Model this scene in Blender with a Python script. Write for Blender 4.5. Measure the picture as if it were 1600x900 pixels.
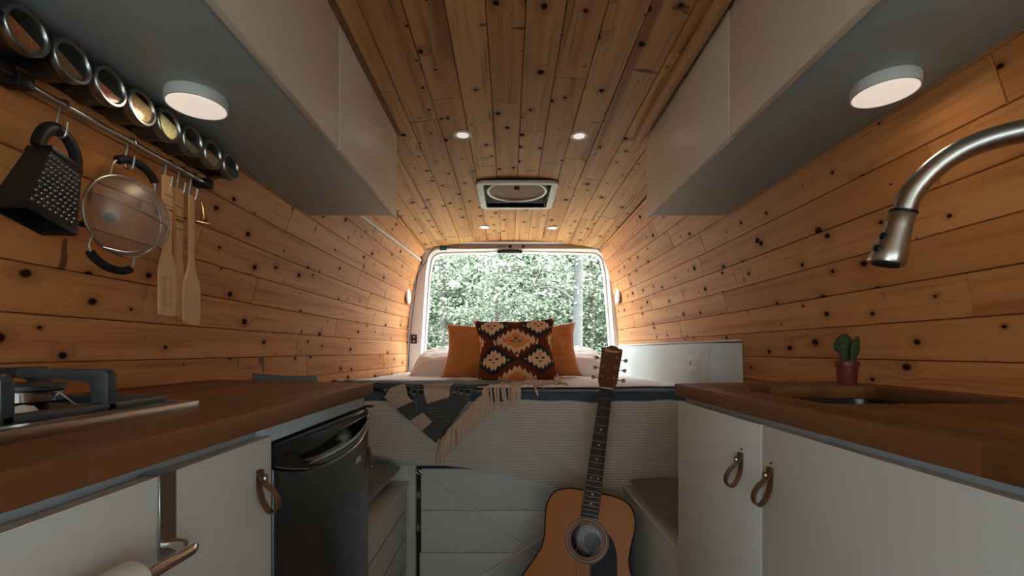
import bpy, bmesh, math, random
import numpy as np
from mathutils import Vector, Matrix, noise as mnoise
random.seed(7)
PI = math.pi
S = bpy.context.scene
COL = S.collection
for o in list(bpy.data.objects):
    bpy.data.objects.remove(o, do_unlink=True)

# ------------------------------------------------------------------ camera
cd = bpy.data.cameras.new('camera'); cam = bpy.data.objects.new('camera', cd); COL.objects.link(cam)
cd.sensor_width = 36; cd.lens = 36 * 711 / 1600
cd.shift_x = 5 / 1600; cd.shift_y = 98 / 1600
cd.clip_start = 0.02; cd.clip_end = 200
cam.location = (0, 0, 1.0); cam.rotation_euler = (PI / 2, 0, 0)
S.camera = cam
# ------------------------------------------------------------------ world, sun, exposure
W = bpy.data.worlds.new('sky'); S.world = W; W.use_nodes = True
wn = W.node_tree; wn.nodes.clear()
wo = wn.nodes.new('ShaderNodeOutputWorld'); bg = wn.nodes.new('ShaderNodeBackground')
bg.inputs[0].default_value = (0.80, 0.92, 1.0, 1); bg.inputs[1].default_value = 15.0
wn.links.new(bg.outputs[0], wo.inputs[0])
sd = bpy.data.lights.new('sun', 'SUN'); sd.energy = 13.0; sd.angle = math.radians(3); sd.color = (1.0, 0.95, 0.86)
sun = bpy.data.objects.new('sun', sd); COL.objects.link(sun)
sun.rotation_euler = Vector((-0.55, 0.25, -1.0)).to_track_quat('-Z', 'Y').to_euler()
vs = S.view_settings
vs.view_transform = 'Standard'; vs.look = 'None'; vs.gamma = 1; vs.use_curve_mapping = False
vs.exposure = -0.30
S.cycles.max_bounces = 10; S.cycles.diffuse_bounces = 6
LAMP_PUCK = 0.25; LAMP_DOWN = 0.08

# ------------------------------------------------------------------ mesh helpers
class MB:
    def __init__(s): s.v = []; s.f = []; s.uv = []; s.c = []; s.mi = []
    def add(s, vs, fs, uvs=None, cs=None, mi=0):
        b = len(s.v); s.v += [tuple(p) for p in vs]
        s.f += [tuple(i + b for i in f) for f in fs]; s.mi += [mi] * len(fs)
        if uvs is not None: s.uv += uvs
        if cs is not None: s.c += cs
        return s
def box(x0, x1, y0, y1, z0, z1, mb=None):
    mb = mb or MB()
    x0, x1 = min(x0, x1), max(x0, x1); y0, y1 = min(y0, y1), max(y0, y1); z0, z1 = min(z0, z1), max(z0, z1)
    v = [(x, y, z) for z in (z0, z1) for y in (y0, y1) for x in (x0, x1)]
    f = [(0, 2, 3, 1), (4, 5, 7, 6), (0, 1, 5, 4), (2, 6, 7, 3), (0, 4, 6, 2), (1, 3, 7, 5)]
    return mb.add(v, f)
def hexa(b, t, mb=None):          # b, t: four points each
    mb = mb or MB()
    return mb.add(list(b) + list(t), [(3, 2, 1, 0), (4, 5, 6, 7), (0, 1, 5, 4), (1, 2, 6, 5), (2, 3, 7, 6), (3, 0, 4, 7)])
def prism(poly, axis, a, b, mb=None):   # poly: 2D list in the other two axes (cyclic order), from a to b along axis
    mb = mb or MB(); n = len(poly)
    def p(q, w):
        if axis == 'z': return (q[0], q[1], w)
        if axis == 'y': return (q[0], w, q[1])
        return (w, q[0], q[1])
    v = [p(q, a) for q in poly] + [p(q, b) for q in poly]
    f = [tuple(range(n))[::-1], tuple(range(n, 2 * n))] + [(i, (i + 1) % n, n + (i + 1) % n, n + i) for i in range(n)]
    return mb.add(v, f)
def tube(pts, r, seg=10, mb=None, closed=False, caps=True, flat=1.0):
    mb = mb or MB(); P = [Vector(p) for p in pts]; n = len(P)
    R = r if isinstance(r, (list, tuple)) else [r] * n
    T = []
    for i in range(n):
        if closed: t = P[(i + 1) % n] - P[i - 1]
        else: t = P[min(i + 1, n - 1)] - P[max(i - 1, 0)]
        if t.length < 1e-9: t = Vector((0, 0, 1))
        T.append(t.normalized())
    ref = Vector((0, 0, 1)) if abs(T[0].z) < .9 else Vector((1, 0, 0))
    N = (ref - T[0] * ref.dot(T[0])).normalized(); v = []
    for i in range(n):
        N = (N - T[i] * N.dot(T[i])); N = N.normalized() if N.length > 1e-6 else T[i].orthogonal().normalized()
        B = T[i].cross(N)
        for k in range(seg):
            a = 2 * PI * k / seg
            v.append(P[i] + N * (math.cos(a) * R[i]) + B * (math.sin(a) * R[i] * flat))
    f = []
    m = n if closed else n - 1
    for i in range(m):
        for k in range(seg):
            j = (i + 1) % n
            f.append((i * seg + k, i * seg + (k + 1) % seg, j * seg + (k + 1) % seg, j * seg + k))
    if caps and not closed:
        f.append(tuple(range(seg))[::-1]); f.append(tuple((n - 1) * seg + k for k in range(seg)))
    return mb.add(v, f)
def lathe(prof, c, axis='z', seg=24, mb=None, closed=False):   # prof: (r, d) along axis from c
    mb = mb or MB(); n = len(prof); v = []
    A = {'z': Vector((0, 0, 1)), 'x': Vector((1, 0, 0)), 'y': Vector((0, 1, 0))}[axis] if isinstance(axis, str) else Vector(axis).normalized()
    U = A.orthogonal().normalized(); Q = A.cross(U); c = Vector(c)
    for r, d in prof:
        for k in range(seg):
            a = 2 * PI * k / seg
            v.append(c + A * d + U * (math.cos(a) * r) + Q * (math.sin(a) * r))
    f = []
    for i in range(n if closed else n - 1):
        j = (i + 1) % n
        for k in range(seg):
            f.append((i * seg + k, i * seg + (k + 1) % seg, j * seg + (k + 1) % seg, j * seg + k))
    if not closed:
        f.append(tuple(range(seg))[::-1]); f.append(tuple((n - 1) * seg + k for k in range(seg)))
    return mb.add(v, f)
def grid(fn, nu, nv, mb=None, uvf=None, thick=0.0):
    """fn(u,v)->point, u,v in 0..1; thick>0 closes a second sheet offset by -normal*thick."""
    mb = mb or MB(); P = [[Vector(fn(i / nu, j / nv)) for i in range(nu + 1)] for j in range(nv + 1)]
    idx = lambda i, j: j * (nu + 1) + i
    v = [P[j][i] for j in range(nv + 1) for i in range(nu + 1)]
    f = [(idx(i, j), idx(i + 1, j), idx(i + 1, j + 1), idx(i, j + 1)) for j in range(nv) for i in range(nu)]
    uv = [(uvf(i / nu, j / nv) if uvf else (i / nu, j / nv)) for j in range(nv + 1) for i in range(nu + 1)]
    if thick:
        N = []
        for j in range(nv + 1):
            for i in range(nu + 1):
                a = P[j][min(i + 1, nu)] - P[j][max(i - 1, 0)]; b = P[min(j + 1, nv)][i] - P[max(j - 1, 0)][i]
                n = a.cross(b); N.append(n.normalized() if n.length > 1e-12 else Vector((0, 0, 1)))
        m = len(v); v = v + [p - n * thick for p, n in zip(v, N)]; uv = uv + uv
        f = f + [tuple(m + q for q in reversed(x)) for x in f]
        ring = [idx(i, 0) for i in range(nu)] + [idx(nu, j) for j in range(nv)] + [idx(i, nv) for i in range(nu, 0, -1)] + [idx(0, j) for j in range(nv, 0, -1)]
        for k in range(len(ring)):
            a, b = ring[k], ring[(k + 1) % len(ring)]
            f.append((b, a, a + m, b + m))
    return mb.add(v, f, uvs=uv)
def wm(o):
    m = o.matrix_basis.copy()
    while o.parent: o = o.parent; m = o.matrix_basis @ m
    return m
def obj(name, mb, mat, parent=None, smooth=False, bevel=0, seg=2, local=False, angle=40, fixn=True):
    me = bpy.data.meshes.new(name); me.from_pydata(mb.v, [], mb.f); 
    if mb.uv:
        uvl = me.uv_layers.new(name='UVMap'); li = np.empty(len(me.loops), dtype=np.int32); me.loops.foreach_get('vertex_index', li)
        uvl.data.foreach_set('uv', np.array(mb.uv, dtype=np.float32)[li].ravel())
    if mb.c:
        ca = me.color_attributes.new('tone', 'FLOAT_COLOR', 'POINT')
        ca.data.foreach_set('color', np.array(mb.c, dtype=np.float32).ravel())
    ms = mat if isinstance(mat, (list, tuple)) else [mat]
    for m in ms: me.materials.append(m)
    if len(ms) > 1: me.polygons.foreach_set('material_index', np.array(mb.mi, dtype=np.int32))
    if bevel or fixn:
        bm = bmesh.new(); bm.from_mesh(me)
        if fixn: bmesh.ops.recalc_face_normals(bm, faces=bm.faces)
        if bevel:
            es = [e for e in bm.edges if len(e.link_faces) == 2 and e.calc_face_angle(0) > math.radians(30)]
            bmesh.ops.bevel(bm, geom=es, offset=bevel, segments=seg, affect='EDGES', profile=.5, clamp_overlap=True)
        bm.to_mesh(me); bm.free()
    o = bpy.data.objects.new(name, me); COL.objects.link(o)
    if parent:
        o.parent = parent
        if not local: me.transform(wm(parent).inverted())
    elif not local:
        co = np.empty(len(me.vertices) * 3, dtype=np.float32); me.vertices.foreach_get('co', co); co = co.reshape(-1, 3)
        c = (co.min(0) + co.max(0)) / 2; c[2] = co[:, 2].min()
        me.transform(Matrix.Translation(-Vector(c.tolist()))); o.location = Vector(c.tolist())
    if smooth or bevel:
        me.polygons.foreach_set('use_smooth', [True] * len(me.polygons))
        try: me.set_sharp_from_angle(angle=math.radians(angle))
        except Exception: pass
    return o
def tag(o, label=None, cat=None, group=None, kind=None):
    if label: o['label'] = label
    if cat: o['category'] = cat
    if group: o['group'] = group
    if kind: o['kind'] = kind
    return o
def thing(name, loc, label, cat, group=None, rot=None):
    o = bpy.data.objects.new(name, None); COL.objects.link(o); o.location = loc; o.empty_display_size = .05
    if rot is not None: o.rotation_euler = rot
    return tag(o, label, cat, group)
def struct(name, mb, mat, label=None, **k):
    o = obj(name, mb, mat, **k); o['kind'] = 'structure'
    if label: o['label'] = label; o['category'] = name.split('_')[0]
    return o
def copy_tree(o, parent=None):
    c = o.copy(); COL.objects.link(c); c.parent = parent
    for ch in o.children:
        copy_tree(ch, c)
    return c
def arc(c, r, a0, a1, n, plane='xz', w=0):
    out = []
    for i in range(n + 1):
        a = math.radians(a0 + (a1 - a0) * i / n); p, q = c[0] + r * math.cos(a), c[1] + r * math.sin(a)
        out.append({'xz': (p, w, q), 'yz': (w, p, q), 'xy': (p, q, w)}[plane])
    return out
def spline(pts, n=8, closed=False):
    P = [Vector(p) for p in pts]; m = len(P); out = []
    for i in range(m if closed else m - 1):
        if closed: a, b, c, d = P[i - 1], P[i], P[(i + 1) % m], P[(i + 2) % m]
        else: a, b, c, d = P[max(i - 1, 0)], P[i], P[i + 1], P[min(i + 2, m - 1)]
        for k in range(n):
            t = k / n
            out.append(.5 * ((2 * b) + (c - a) * t + (2 * a - 5 * b + 4 * c - d) * t * t + (3 * b - a - 3 * c + d) * t ** 3))
    if not closed: out.append(P[-1])
    return out

# ------------------------------------------------------------------ materials
class NT:
    def __init__(s, name):
        s.m = bpy.data.materials.new(name); s.m.use_nodes = True; s.t = s.m.node_tree; s.t.nodes.clear()
        s.out = s.n('ShaderNodeOutputMaterial'); s.b = s.n('ShaderNodeBsdfPrincipled'); s.l(s.b.outputs[0], s.out.inputs[0])
    def n(s, t, **k):
        x = s.t.nodes.new(t)
        for a, b in k.items(): setattr(x, a, b)
        return x
    def l(s, a, b): s.t.links.new(a, b)
    def val(s, sock, v):
        if hasattr(v, 'node'): s.l(v, sock)
        else: sock.default_value = v
    def math(s, op, a, b=0.0, clamp=False):
        x = s.n('ShaderNodeMath', operation=op, use_clamp=clamp); s.val(x.inputs[0], a); s.val(x.inputs[1], b); return x.outputs[0]
    def mix(s, f, a, b, bt='MIX'):
        x = s.n('ShaderNodeMix', data_type='RGBA', blend_type=bt); s.val(x.inputs[0], f)
        for q, v in ((6, a), (7, b)):
            s.val(x.inputs[q], v if hasattr(v, 'node') else (*v[:3], 1))
        return x.outputs[2]
    def comb(s, x, y, z):
        c = s.n('ShaderNodeCombineXYZ'); s.val(c.inputs[0], x); s.val(c.inputs[1], y); s.val(c.inputs[2], z); return c.outputs[0]
    def sep(s, v):
        c = s.n('ShaderNodeSeparateXYZ'); s.l(v, c.inputs[0]); return c.outputs
    def noise(s, vec, scale, detail=3, rough=.5, dist=0):
        x = s.n('ShaderNodeTexNoise'); 
        if vec is not None: s.l(vec, x.inputs['Vector'])
        x.inputs['Scale'].default_value = scale; x.inputs['Detail'].default_value = detail
        x.inputs['Roughness'].default_value = rough; x.inputs['Distortion'].default_value = dist
        return x.outputs[0]
    def step(s, v, lo, hi):
        x = s.n('ShaderNodeMapRange', interpolation_type='SMOOTHSTEP'); s.val(x.inputs[0], v)
        s.val(x.inputs[1], lo); s.val(x.inputs[2], hi); return x.outputs[0]
    def bump(s, h, st=.3, dist=.002):
        x = s.n('ShaderNodeBump'); x.inputs['Strength'].default_value = st; x.inputs['Distance'].default_value = dist
        s.l(h, x.inputs['Height']); s.l(x.outputs[0], s.b.inputs['Normal'])
    def objc(s): return s.n('ShaderNodeTexCoord').outputs['Object']
    def uv(s): return s.n('ShaderNodeTexCoord').outputs['UV']
def mat(name, col, rough=.5, metal=0.0, var=.08, scale=12, bump=0, bscale=60, bdist=.001, coat=0, trans=0, spec=None, sheen=0):
    t = NT(name); c = t.objc()
    nz = t.noise(c, scale, 4, .6)
    lo = tuple(x * (1 - var) for x in col); hi = tuple(min(1, x * (1 + var)) for x in col)
    t.l(t.mix(nz, lo, hi), t.b.inputs['Base Color'])
    t.b.inputs['Roughness'].default_value = rough; t.b.inputs['Metallic'].default_value = metal
    if coat: t.b.inputs['Coat Weight'].default_value = coat; t.b.inputs['Coat Roughness'].default_value = .12
    if trans: t.b.inputs['Transmission Weight'].default_value = trans
    if spec is not None: t.b.inputs['Specular IOR Level'].default_value = spec
    if sheen: t.b.inputs['Sheen Weight'].default_value = sheen
    if bump: t.bump(t.noise(c, bscale, 3, .6), bump, bdist)
    return t.m
def plank_mat(name, light, mid, dark, streak=.5, ks=7.0, kv_=10.0):
    t = NT(name); at = t.n('ShaderNodeVertexColor', layer_name='tone'); rg = t.n('ShaderNodeSeparateColor'); t.l(at.outputs[0], rg.inputs[0])
    R, G, B = rg.outputs; u, v, _ = t.sep(t.uv())
    # knots
    kv = t.comb(t.math('ADD', t.math('MULTIPLY', u, ks), t.math('MULTIPLY', R, 37)), t.math('ADD', t.math('MULTIPLY', v, kv_), t.math('MULTIPLY', G, 23)), 0.0)
    wob = t.noise(t.comb(t.math('MULTIPLY', u, 60), t.math('MULTIPLY', v, 60), R), 1, 2)
    vo = t.n('ShaderNodeTexVoronoi', voronoi_dimensions='2D', feature='F1'); t.l(kv, vo.inputs['Vector']); vo.inputs['Scale'].default_value = 1
    cs = t.n('ShaderNodeSeparateColor'); t.l(vo.outputs['Color'], cs.inputs[0])
    d = t.math('ADD', vo.outputs['Distance'], t.math('MULTIPLY', t.math('SUBTRACT', wob, .5), .045))
    rad = t.math('MULTIPLY', t.math('POWER', cs.outputs[0], 1.3), .125)
    knot = t.math('SUBTRACT', 1.0, t.step(d, t.math('MULTIPLY', rad, .55), t.math('ADD', rad, .008)))
    halo = t.math('SUBTRACT', 1.0, t.step(d, 0.0, t.math('MULTIPLY', rad, 3.6)))
    # grain
    gv = t.comb(t.math('ADD', t.math('MULTIPLY', u, 2.2), t.math('MULTIPLY', G, 40)), t.math('ADD', t.math('MULTIPLY', v, 62), t.math('MULTIPLY', halo, 2.6)), t.math('MULTIPLY', R, 60))
    g1 = t.noise(gv, 1, 5, .62, .35)
    bv = t.comb(t.math('ADD', t.math('MULTIPLY', u, .9), t.math('MULTIPLY', R, 17)), t.math('MULTIPLY', v, 17), t.math('MULTIPLY', G, 60))
    g2 = t.noise(bv, 1, 3, .5, .6)
    tone = t.math('ADD', t.math('MULTIPLY', R, .45), t.math('ADD', t.math('MULTIPLY', t.math('SUBTRACT', g2, .5), 1.5), .22), clamp=True)
    c = t.mix(tone, light, mid)
    c = t.mix(t.math('MULTIPLY', t.step(g1, .5, .78), streak), c, dark)
    c = t.mix(t.math('MULTIPLY', t.step(g2, .58, .75), streak * .55), c, dark)
    c = t.mix(t.math('MULTIPLY', halo, .55), c, tuple(x * .55 for x in mid))
    c = t.mix(knot, c, (.035, .014, .006))
    # small dark splits across the grain
    sp = t.noise(t.comb(t.math('MULTIPLY', u, 24), t.math('ADD', t.math('MULTIPLY', v, 7), t.math('MULTIPLY', R, 50)), G), 1, 2, .5)
    c = t.mix(t.math('MULTIPLY', t.step(sp, .70, .74), .8), c, (.07, .025, .01))
    t.l(c, t.b.inputs['Base Color']); t.b.inputs['Roughness'].default_value = .46
    t.l(t.math('MULTIPLY', t.math('SUBTRACT', 1.0, knot), .20), t.b.inputs['Specular IOR Level'])
    t.bump(t.math('SUBTRACT', g1, t.math('MULTIPLY', knot, .6)), .16, .001)
    return t.m
def stave_mat(name, axis, w, light, dark, rough=.35, coat=.0, grain=50):
    """butcher block: staves running along y, split along x (and z for the edge)."""
    t = NT(name); x, y, z = t.sep(t.objc())
    k = t.math('FLOOR', t.math('DIVIDE', x, w)); 
    wn1 = t.n('ShaderNodeTexWhiteNoise', noise_dimensions='1D'); t.l(k, wn1.inputs['W'])
    ky = t.math('FLOOR', t.math('ADD', t.math('DIVIDE', y, .42), t.math('MULTIPLY', wn1.outputs[0], 5.3)))
    wn2 = t.n('ShaderNodeTexWhiteNoise', noise_dimensions='2D'); t.l(t.comb(k, ky, 0.0), wn2.inputs['Vector'])
    g = t.noise(t.comb(t.math('MULTIPLY', x, grain), t.math('ADD', t.math('MULTIPLY', y, 3.0), t.math('MULTIPLY', wn2.outputs[0], 30)), t.math('MULTIPLY', z, grain)), 1, 5, .6, .5)
    f = t.math('ADD', t.math('MULTIPLY', wn2.outputs[0], .55), t.math('MULTIPLY', g, .6), clamp=True)
    t.l(t.mix(f, dark, light), t.b.inputs['Base Color']); t.b.inputs['Roughness'].default_value = rough
    t.bump(g, .12, .0008); t.b.inputs['Specular IOR Level'].default_value = .22
    return t.m
def emit_mat(name, col, st):
    t = NT(name); t.b.inputs['Base Color'].default_value = (*col, 1); t.b.inputs['Emission Color'].default_value = (*col, 1)
    t.b.inputs['Emission Strength'].default_value = st; return t.m
def weave_mat(name, a, b, su, sv, rough=.9, bst=.4):
    t = NT(name); u, v, _ = t.sep(t.uv())
    f = t.math('MULTIPLY', t.math('ADD', t.math('SINE', t.math('MULTIPLY', u, su)), 1), .5)
    g = t.math('MULTIPLY', t.math('ADD', t.math('SINE', t.math('MULTIPLY', v, sv)), 1), .5)
    h = t.math('MULTIPLY', t.math('POWER', g, .6), t.math('ADD', t.math('MULTIPLY', f, .35), .65))
    t.l(t.mix(h, a, b), t.b.inputs['Base Color']); t.b.inputs['Roughness'].default_value = rough
    t.bump(h, bst, .003); t.b.inputs['Specular IOR Level'].default_value = .15
    return t.m

M = {}
M['wall_wood'] = plank_mat('cedar_wall', (.66, .305, .108), (.44, .150, .040), (.24, .070, .020), .7)
M['ceil_wood'] = plank_mat('cedar_ceiling', (.62, .34, .14), (.34, .13, .040), (.14, .05, .018), 1.0, ks=8.0)
M['backing'] = mat('backing_board', (.20, .10, .045), .8)
M['skin'] = mat('van_steel', (.62, .64, .64), .5)
M['white'] = mat('cabinet_paint', (.66, .68, .65), .42, var=.03, scale=6, bump=.08, bscale=300, bdist=.0004)
M['white_up'] = mat('upper_cabinet_paint', (.74, .69, .60), .38, var=.03, scale=6)
M['door_edge'] = mat('raw_edge', (.80, .72, .58), .6)
M['carcass'] = mat('shadow_teal_carcass', (.40, .50, .52), .45, var=.04, scale=5)  # teal cast of the shadows is put into the carcass colour
M['frame_white'] = mat('frame_paint', (.74, .74, .74), .4, var=.04)
M['taupe'] = mat('taupe_liner', (.34, .27, .23), .7)
M['counter'] = stave_mat('walnut_counter', 'y', .047, (.25, .098, .034), (.034, .013, .005), rough=.42)
M['black'] = mat('black_plastic', (.009, .010, .012), .42, spec=.25)
M['iron'] = mat('cast_iron', (.035, .05, .055), .38, var=.2)
M['steel'] = mat('brushed_steel', (.50, .49, .46), .3, 1.0, var=.1)
M['chrome'] = mat('chrome', (.72, .72, .70), .12, 1.0)
M['darksteel'] = mat('fridge_steel', (.085, .11, .12), .25, .85, var=.05)
M['brass'] = mat('brass', (.70, .45, .18), .25, 1.0)
M['leather'] = mat('leather', (.10, .038, .014), .45, var=.25, scale=60, bump=.3, bscale=300)
M['rubber'] = mat('rubber', (.012, .012, .014), .6, spec=.2)
M['utensil'] = mat('beech_wood', (.56, .33, .16), .55, var=.12, scale=20)
M['utensil2'] = mat('beech_wood_dark', (.47, .25, .11), .55, var=.12, scale=20)
M['engrave'] = mat('burnt_mark', (.10, .045, .02), .8)
M['linen'] = mat('white_linen', (.80, .79, .76), .85, var=.03, bump=.25, bscale=25, bdist=.01, sheen=.2)
M['pillow_w'] = mat('white_cotton', (.80, .79, .77), .85, var=.03, bump=.15, bscale=30, bdist=.01)
M['orange'] = mat('orange_velvet', (.56, .20, .045), .8, var=.12, scale=8, bump=.2, bscale=200, sheen=.4)
M['blue'] = mat('slate_blue_quilt', (.055, .09, .12), .85, var=.2, scale=20, bump=.3, bscale=200)
M['grey'] = mat('grey_felt', (.12, .115, .10), .95, var=.3, scale=120, bump=.5, bscale=260, bdist=.003, sheen=.3)
M['fleece'] = mat('brown_fleece', (.13, .105, .088), .98, var=.35, scale=130, bump=.9, bscale=200, bdist=.006, sheen=.5)
M['fringe'] = mat('fringe_yarn', (.66, .48, .33), .9, var=.1)
M['rope'] = mat('white_cord', (.80, .78, .72), .8)
M['terracotta'] = mat('red_plastic_pot', (.16, .028, .018), .5)
M['cactus'] = mat('cactus_skin', (.034, .058, .024), .6, var=.4, scale=180, bump=.9, bscale=220, bdist=.003)
M['soil'] = mat('potting_soil', (.05, .035, .025), .95, var=.5, scale=300)
M['floor'] = mat('floor_vinyl', (.16, .11, .07), .5, var=.2)
t = NT('jar_glass'); tr_ = t.n('ShaderNodeBsdfTransparent'); gl_ = t.n('ShaderNodeBsdfGlossy'); gl_.inputs['Roughness'].default_value = .06; mx = t.n('ShaderNodeMixShader'); mx.inputs[0].default_value = .07
t.l(tr_.outputs[0], mx.inputs[1]); t.l(gl_.outputs[0], mx.inputs[2]); t.l(mx.outputs[0], t.out.inputs[0]); M['glass'] = t.m
M['tin'] = mat('jar_tin', (.12, .13, .135), .3, .9)
M['ringm'] = mat('jar_ring', (.36, .37, .37), .28, 1.0)
M['text'] = mat('silver_letters', (.6, .62, .62), .4)
M['puck'] = mat('lamp_housing', (.64, .66, .64), .45, var=.02)
M['lens'] = emit_mat('lamp_lens', (1.0, .87, .74), .78)
M['lens2'] = emit_mat('downlight_lens', (1.0, .92, .84), .75)
M['plate'] = mat('outlet_plastic', (.74, .73, .68), .35, var=.02)
M['slot'] = mat('slot_black', (.02, .02, .02), .6)
M['tape'] = mat('blue_tape', (.02, .14, .20), .5)
M['porcelain'] = mat('white_ceramic', (.75, .75, .74), .25)
M['towel'] = mat('white_towel', (.78, .75, .70), .95, bump=.8, bscale=400, bdist=.003, sheen=.4)
t = NT('waffle_bedspread'); u, v, _ = t.sep(t.uv())
rib = t.math('MULTIPLY', t.math('ADD', t.math('SINE', t.math('MULTIPLY', v, 560)), 1), .5)
cr = t.math('MULTIPLY', t.math('ADD', t.math('SINE', t.math('MULTIPLY', u, 700)), 1), .5)
hh = t.math('ADD', t.math('MULTIPLY', rib, .8), t.math('MULTIPLY', cr, .2))
t.l(t.mix(t.math('POWER', hh, .7), (.50, .455, .37), (.64, .60, .51)), t.b.inputs['Base Color']); t.b.inputs['Roughness'].default_value = .95
t.bump(hh, .5, .002); M['spread'] = t.m
t = NT('herringbone_throw'); u, v, _ = t.sep(t.uv()); vc = t.n('ShaderNodeVertexColor', layer_name='tone'); rg = t.n('ShaderNodeSeparateColor'); t.l(vc.outputs[0], rg.inputs[0])
zig = t.math('PINGPONG', u, .010)
hb = t.math('LESS_THAN', t.math('FRACT', t.math('DIVIDE', t.math('ADD', v, zig), .0085)), .38)
navy = t.mix(hb, (.012, .020, .030), (.20, .20, .18)); cream = t.mix(hb, (.54, .42, .31), (.42, .32, .24))
t.l(t.mix(t.math('GREATER_THAN', rg.outputs[0], .5), navy, cream), t.b.inputs['Base Color']); t.b.inputs['Roughness'].default_value = .95
t.b.inputs['Specular IOR Level'].default_value = .1; t.bump(hb, .4, .001); M['throw'] = t.m
M['throw_back'] = mat('throw_slate', (.10, .14, .17), .95, var=.3, scale=90, bump=.4, bscale=300)
# guitar
t = NT('spruce_top'); x, y, z = t.sep(t.objc()); g = t.noise(t.comb(t.math('MULTIPLY', x, 260), 0.0, t.math('MULTIPLY', z, 3)), 1, 4)
t.l(t.mix(g, (.44, .135, .028), (.55, .20, .045)), t.b.inputs['Base Color']); t.b.inputs['Roughness'].default_value = .35
t.b.inputs['Specular IOR Level'].default_value = .25; M['spruce'] = t.m
M['mahog'] = mat('mahogany', (.17, .058, .022), .3, var=.2, scale=25, coat=.3)
M['gside'] = mat('guitar_side_dark', (.075, .035, .02), .2, coat=.6)
M['ebony'] = mat('rosewood_board', (.022, .012, .008), .6, var=.3, scale=60)
M['pearl'] = mat('pearl_dot', (.75, .76, .72), .25)
M['nickel'] = mat('nickel', (.42, .40, .36), .4, 1.0)
M['wound'] = mat('wound_string', (.16, .12, .08), .5, .7)
M['tunerk'] = mat('tuner_knob', (.30, .30, .28), .25, .9)
M['gold'] = mat('gold_script', (.72, .44, .24), .4)
M['rosette1'] = mat('rosette_tan', (.32, .13, .045), .5)
M['rosette2'] = mat('rosette_black', (.03, .02, .015), .4)

# ------------------------------------------------------------------ van shell
CX = .03
HT = [(-1.05, .90), (-.6, .90), (-.2, .90), (0, .893), (.12, .875), (.25, .842), (.37, .806), (.493, .762), (.6, .715), (.68, .676), (.745, .640)]
def HW(h):
    for (a, b), (c, d) in zip(HT, HT[1:]):
        if h <= c: t_ = max(0, (h - a) / (c - a)); return b + (d - b) * t_
    return HT[-1][1]
def taper(h, y):
    if y <= 1.6: return 0
    s = ((y - 1.6) / 1.75) ** 1.7
    return .125 * s * max(0, min(1, 1 - h / .745))
def wallx(side, y, h, d=0): return CX + side * (HW(h) - taper(h, y) + d)
YF, YB, YC = -1.95, 3.36, -.70
PW = .0885
# arc length table along the wall profile
hs = np.linspace(-1.0, .745, 700); ws = np.array([HW(h) for h in hs])
sarc = np.concatenate([[0], np.cumsum(np.hypot(np.diff(hs), np.diff(ws)))])
def h_of_s(s): return float(np.interp(s, sarc, hs))
def s_of_h(h): return float(np.interp(h, hs, sarc))
def boards(rows, y0, y1, fn, mb, skip=None, seed=1, ystep=.12, u0=0.0):
    """rows: (a0,a1) across ranges; fn(a, y, depth) -> point.  Every board is solid relief: chamfered long edges and ends."""
    rnd = random.Random(seed)
    for ri, (a0, a1) in enumerate(rows):
        y = y0 - rnd.uniform(0, 1.0); segs = []
        while y < y1:
            L = rnd.uniform(.75, 1.75); segs.append([max(y, y0), min(y + L, y1)]); y += L
        segs = [s for s in segs if s[1] - s[0] > .02]
        if skip and skip(a0, a1):
            b0, b1 = skip(a0, a1); ns = []
            for s in segs:
                if s[1] <= b0 or s[0] >= b1: ns.append(s); continue
                if s[0] < b0: ns.append([s[0], b0])
                if s[1] > b1: ns.append([b1, s[1]])
            segs = ns
        for s in segs:
            R, G = rnd.random(), rnd.random(); e = .0008
            A = [(a0 + .0005, .0040), (a0 + .0019, 0), (a0 * .67 + a1 * .33, 0), (a0 * .33 + a1 * .67, 0), (a1 - .0019, 0), (a1 - .0005, .0040)]
            n = max(2, int((s[1] - s[0]) / ystep)); ys = [(s[0] + e, .0035), (s[0] + .002, 0)] + [(s[0] + (s[1] - s[0]) * i / n, 0) for i in range(1, n)] + [(s[1] - .002, 0), (s[1] - e, .0035)]
            v = []; uv = []
            for yy, dy in ys:
                for aa, da in A:
                    v.append(fn(aa, yy, max(dy, da))); uv.append((yy, aa))
            m = len(A); f = [(i * m + j, i * m + j + 1, (i + 1) * m + j + 1, (i + 1) * m + j) for i in range(len(ys) - 1) for j in range(m - 1)]
            mb.add(v, f, uvs=uv, cs=[(R, G, 0, 1)] * len(v))
    return mb
sm = s_of_h(-.022)
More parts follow.
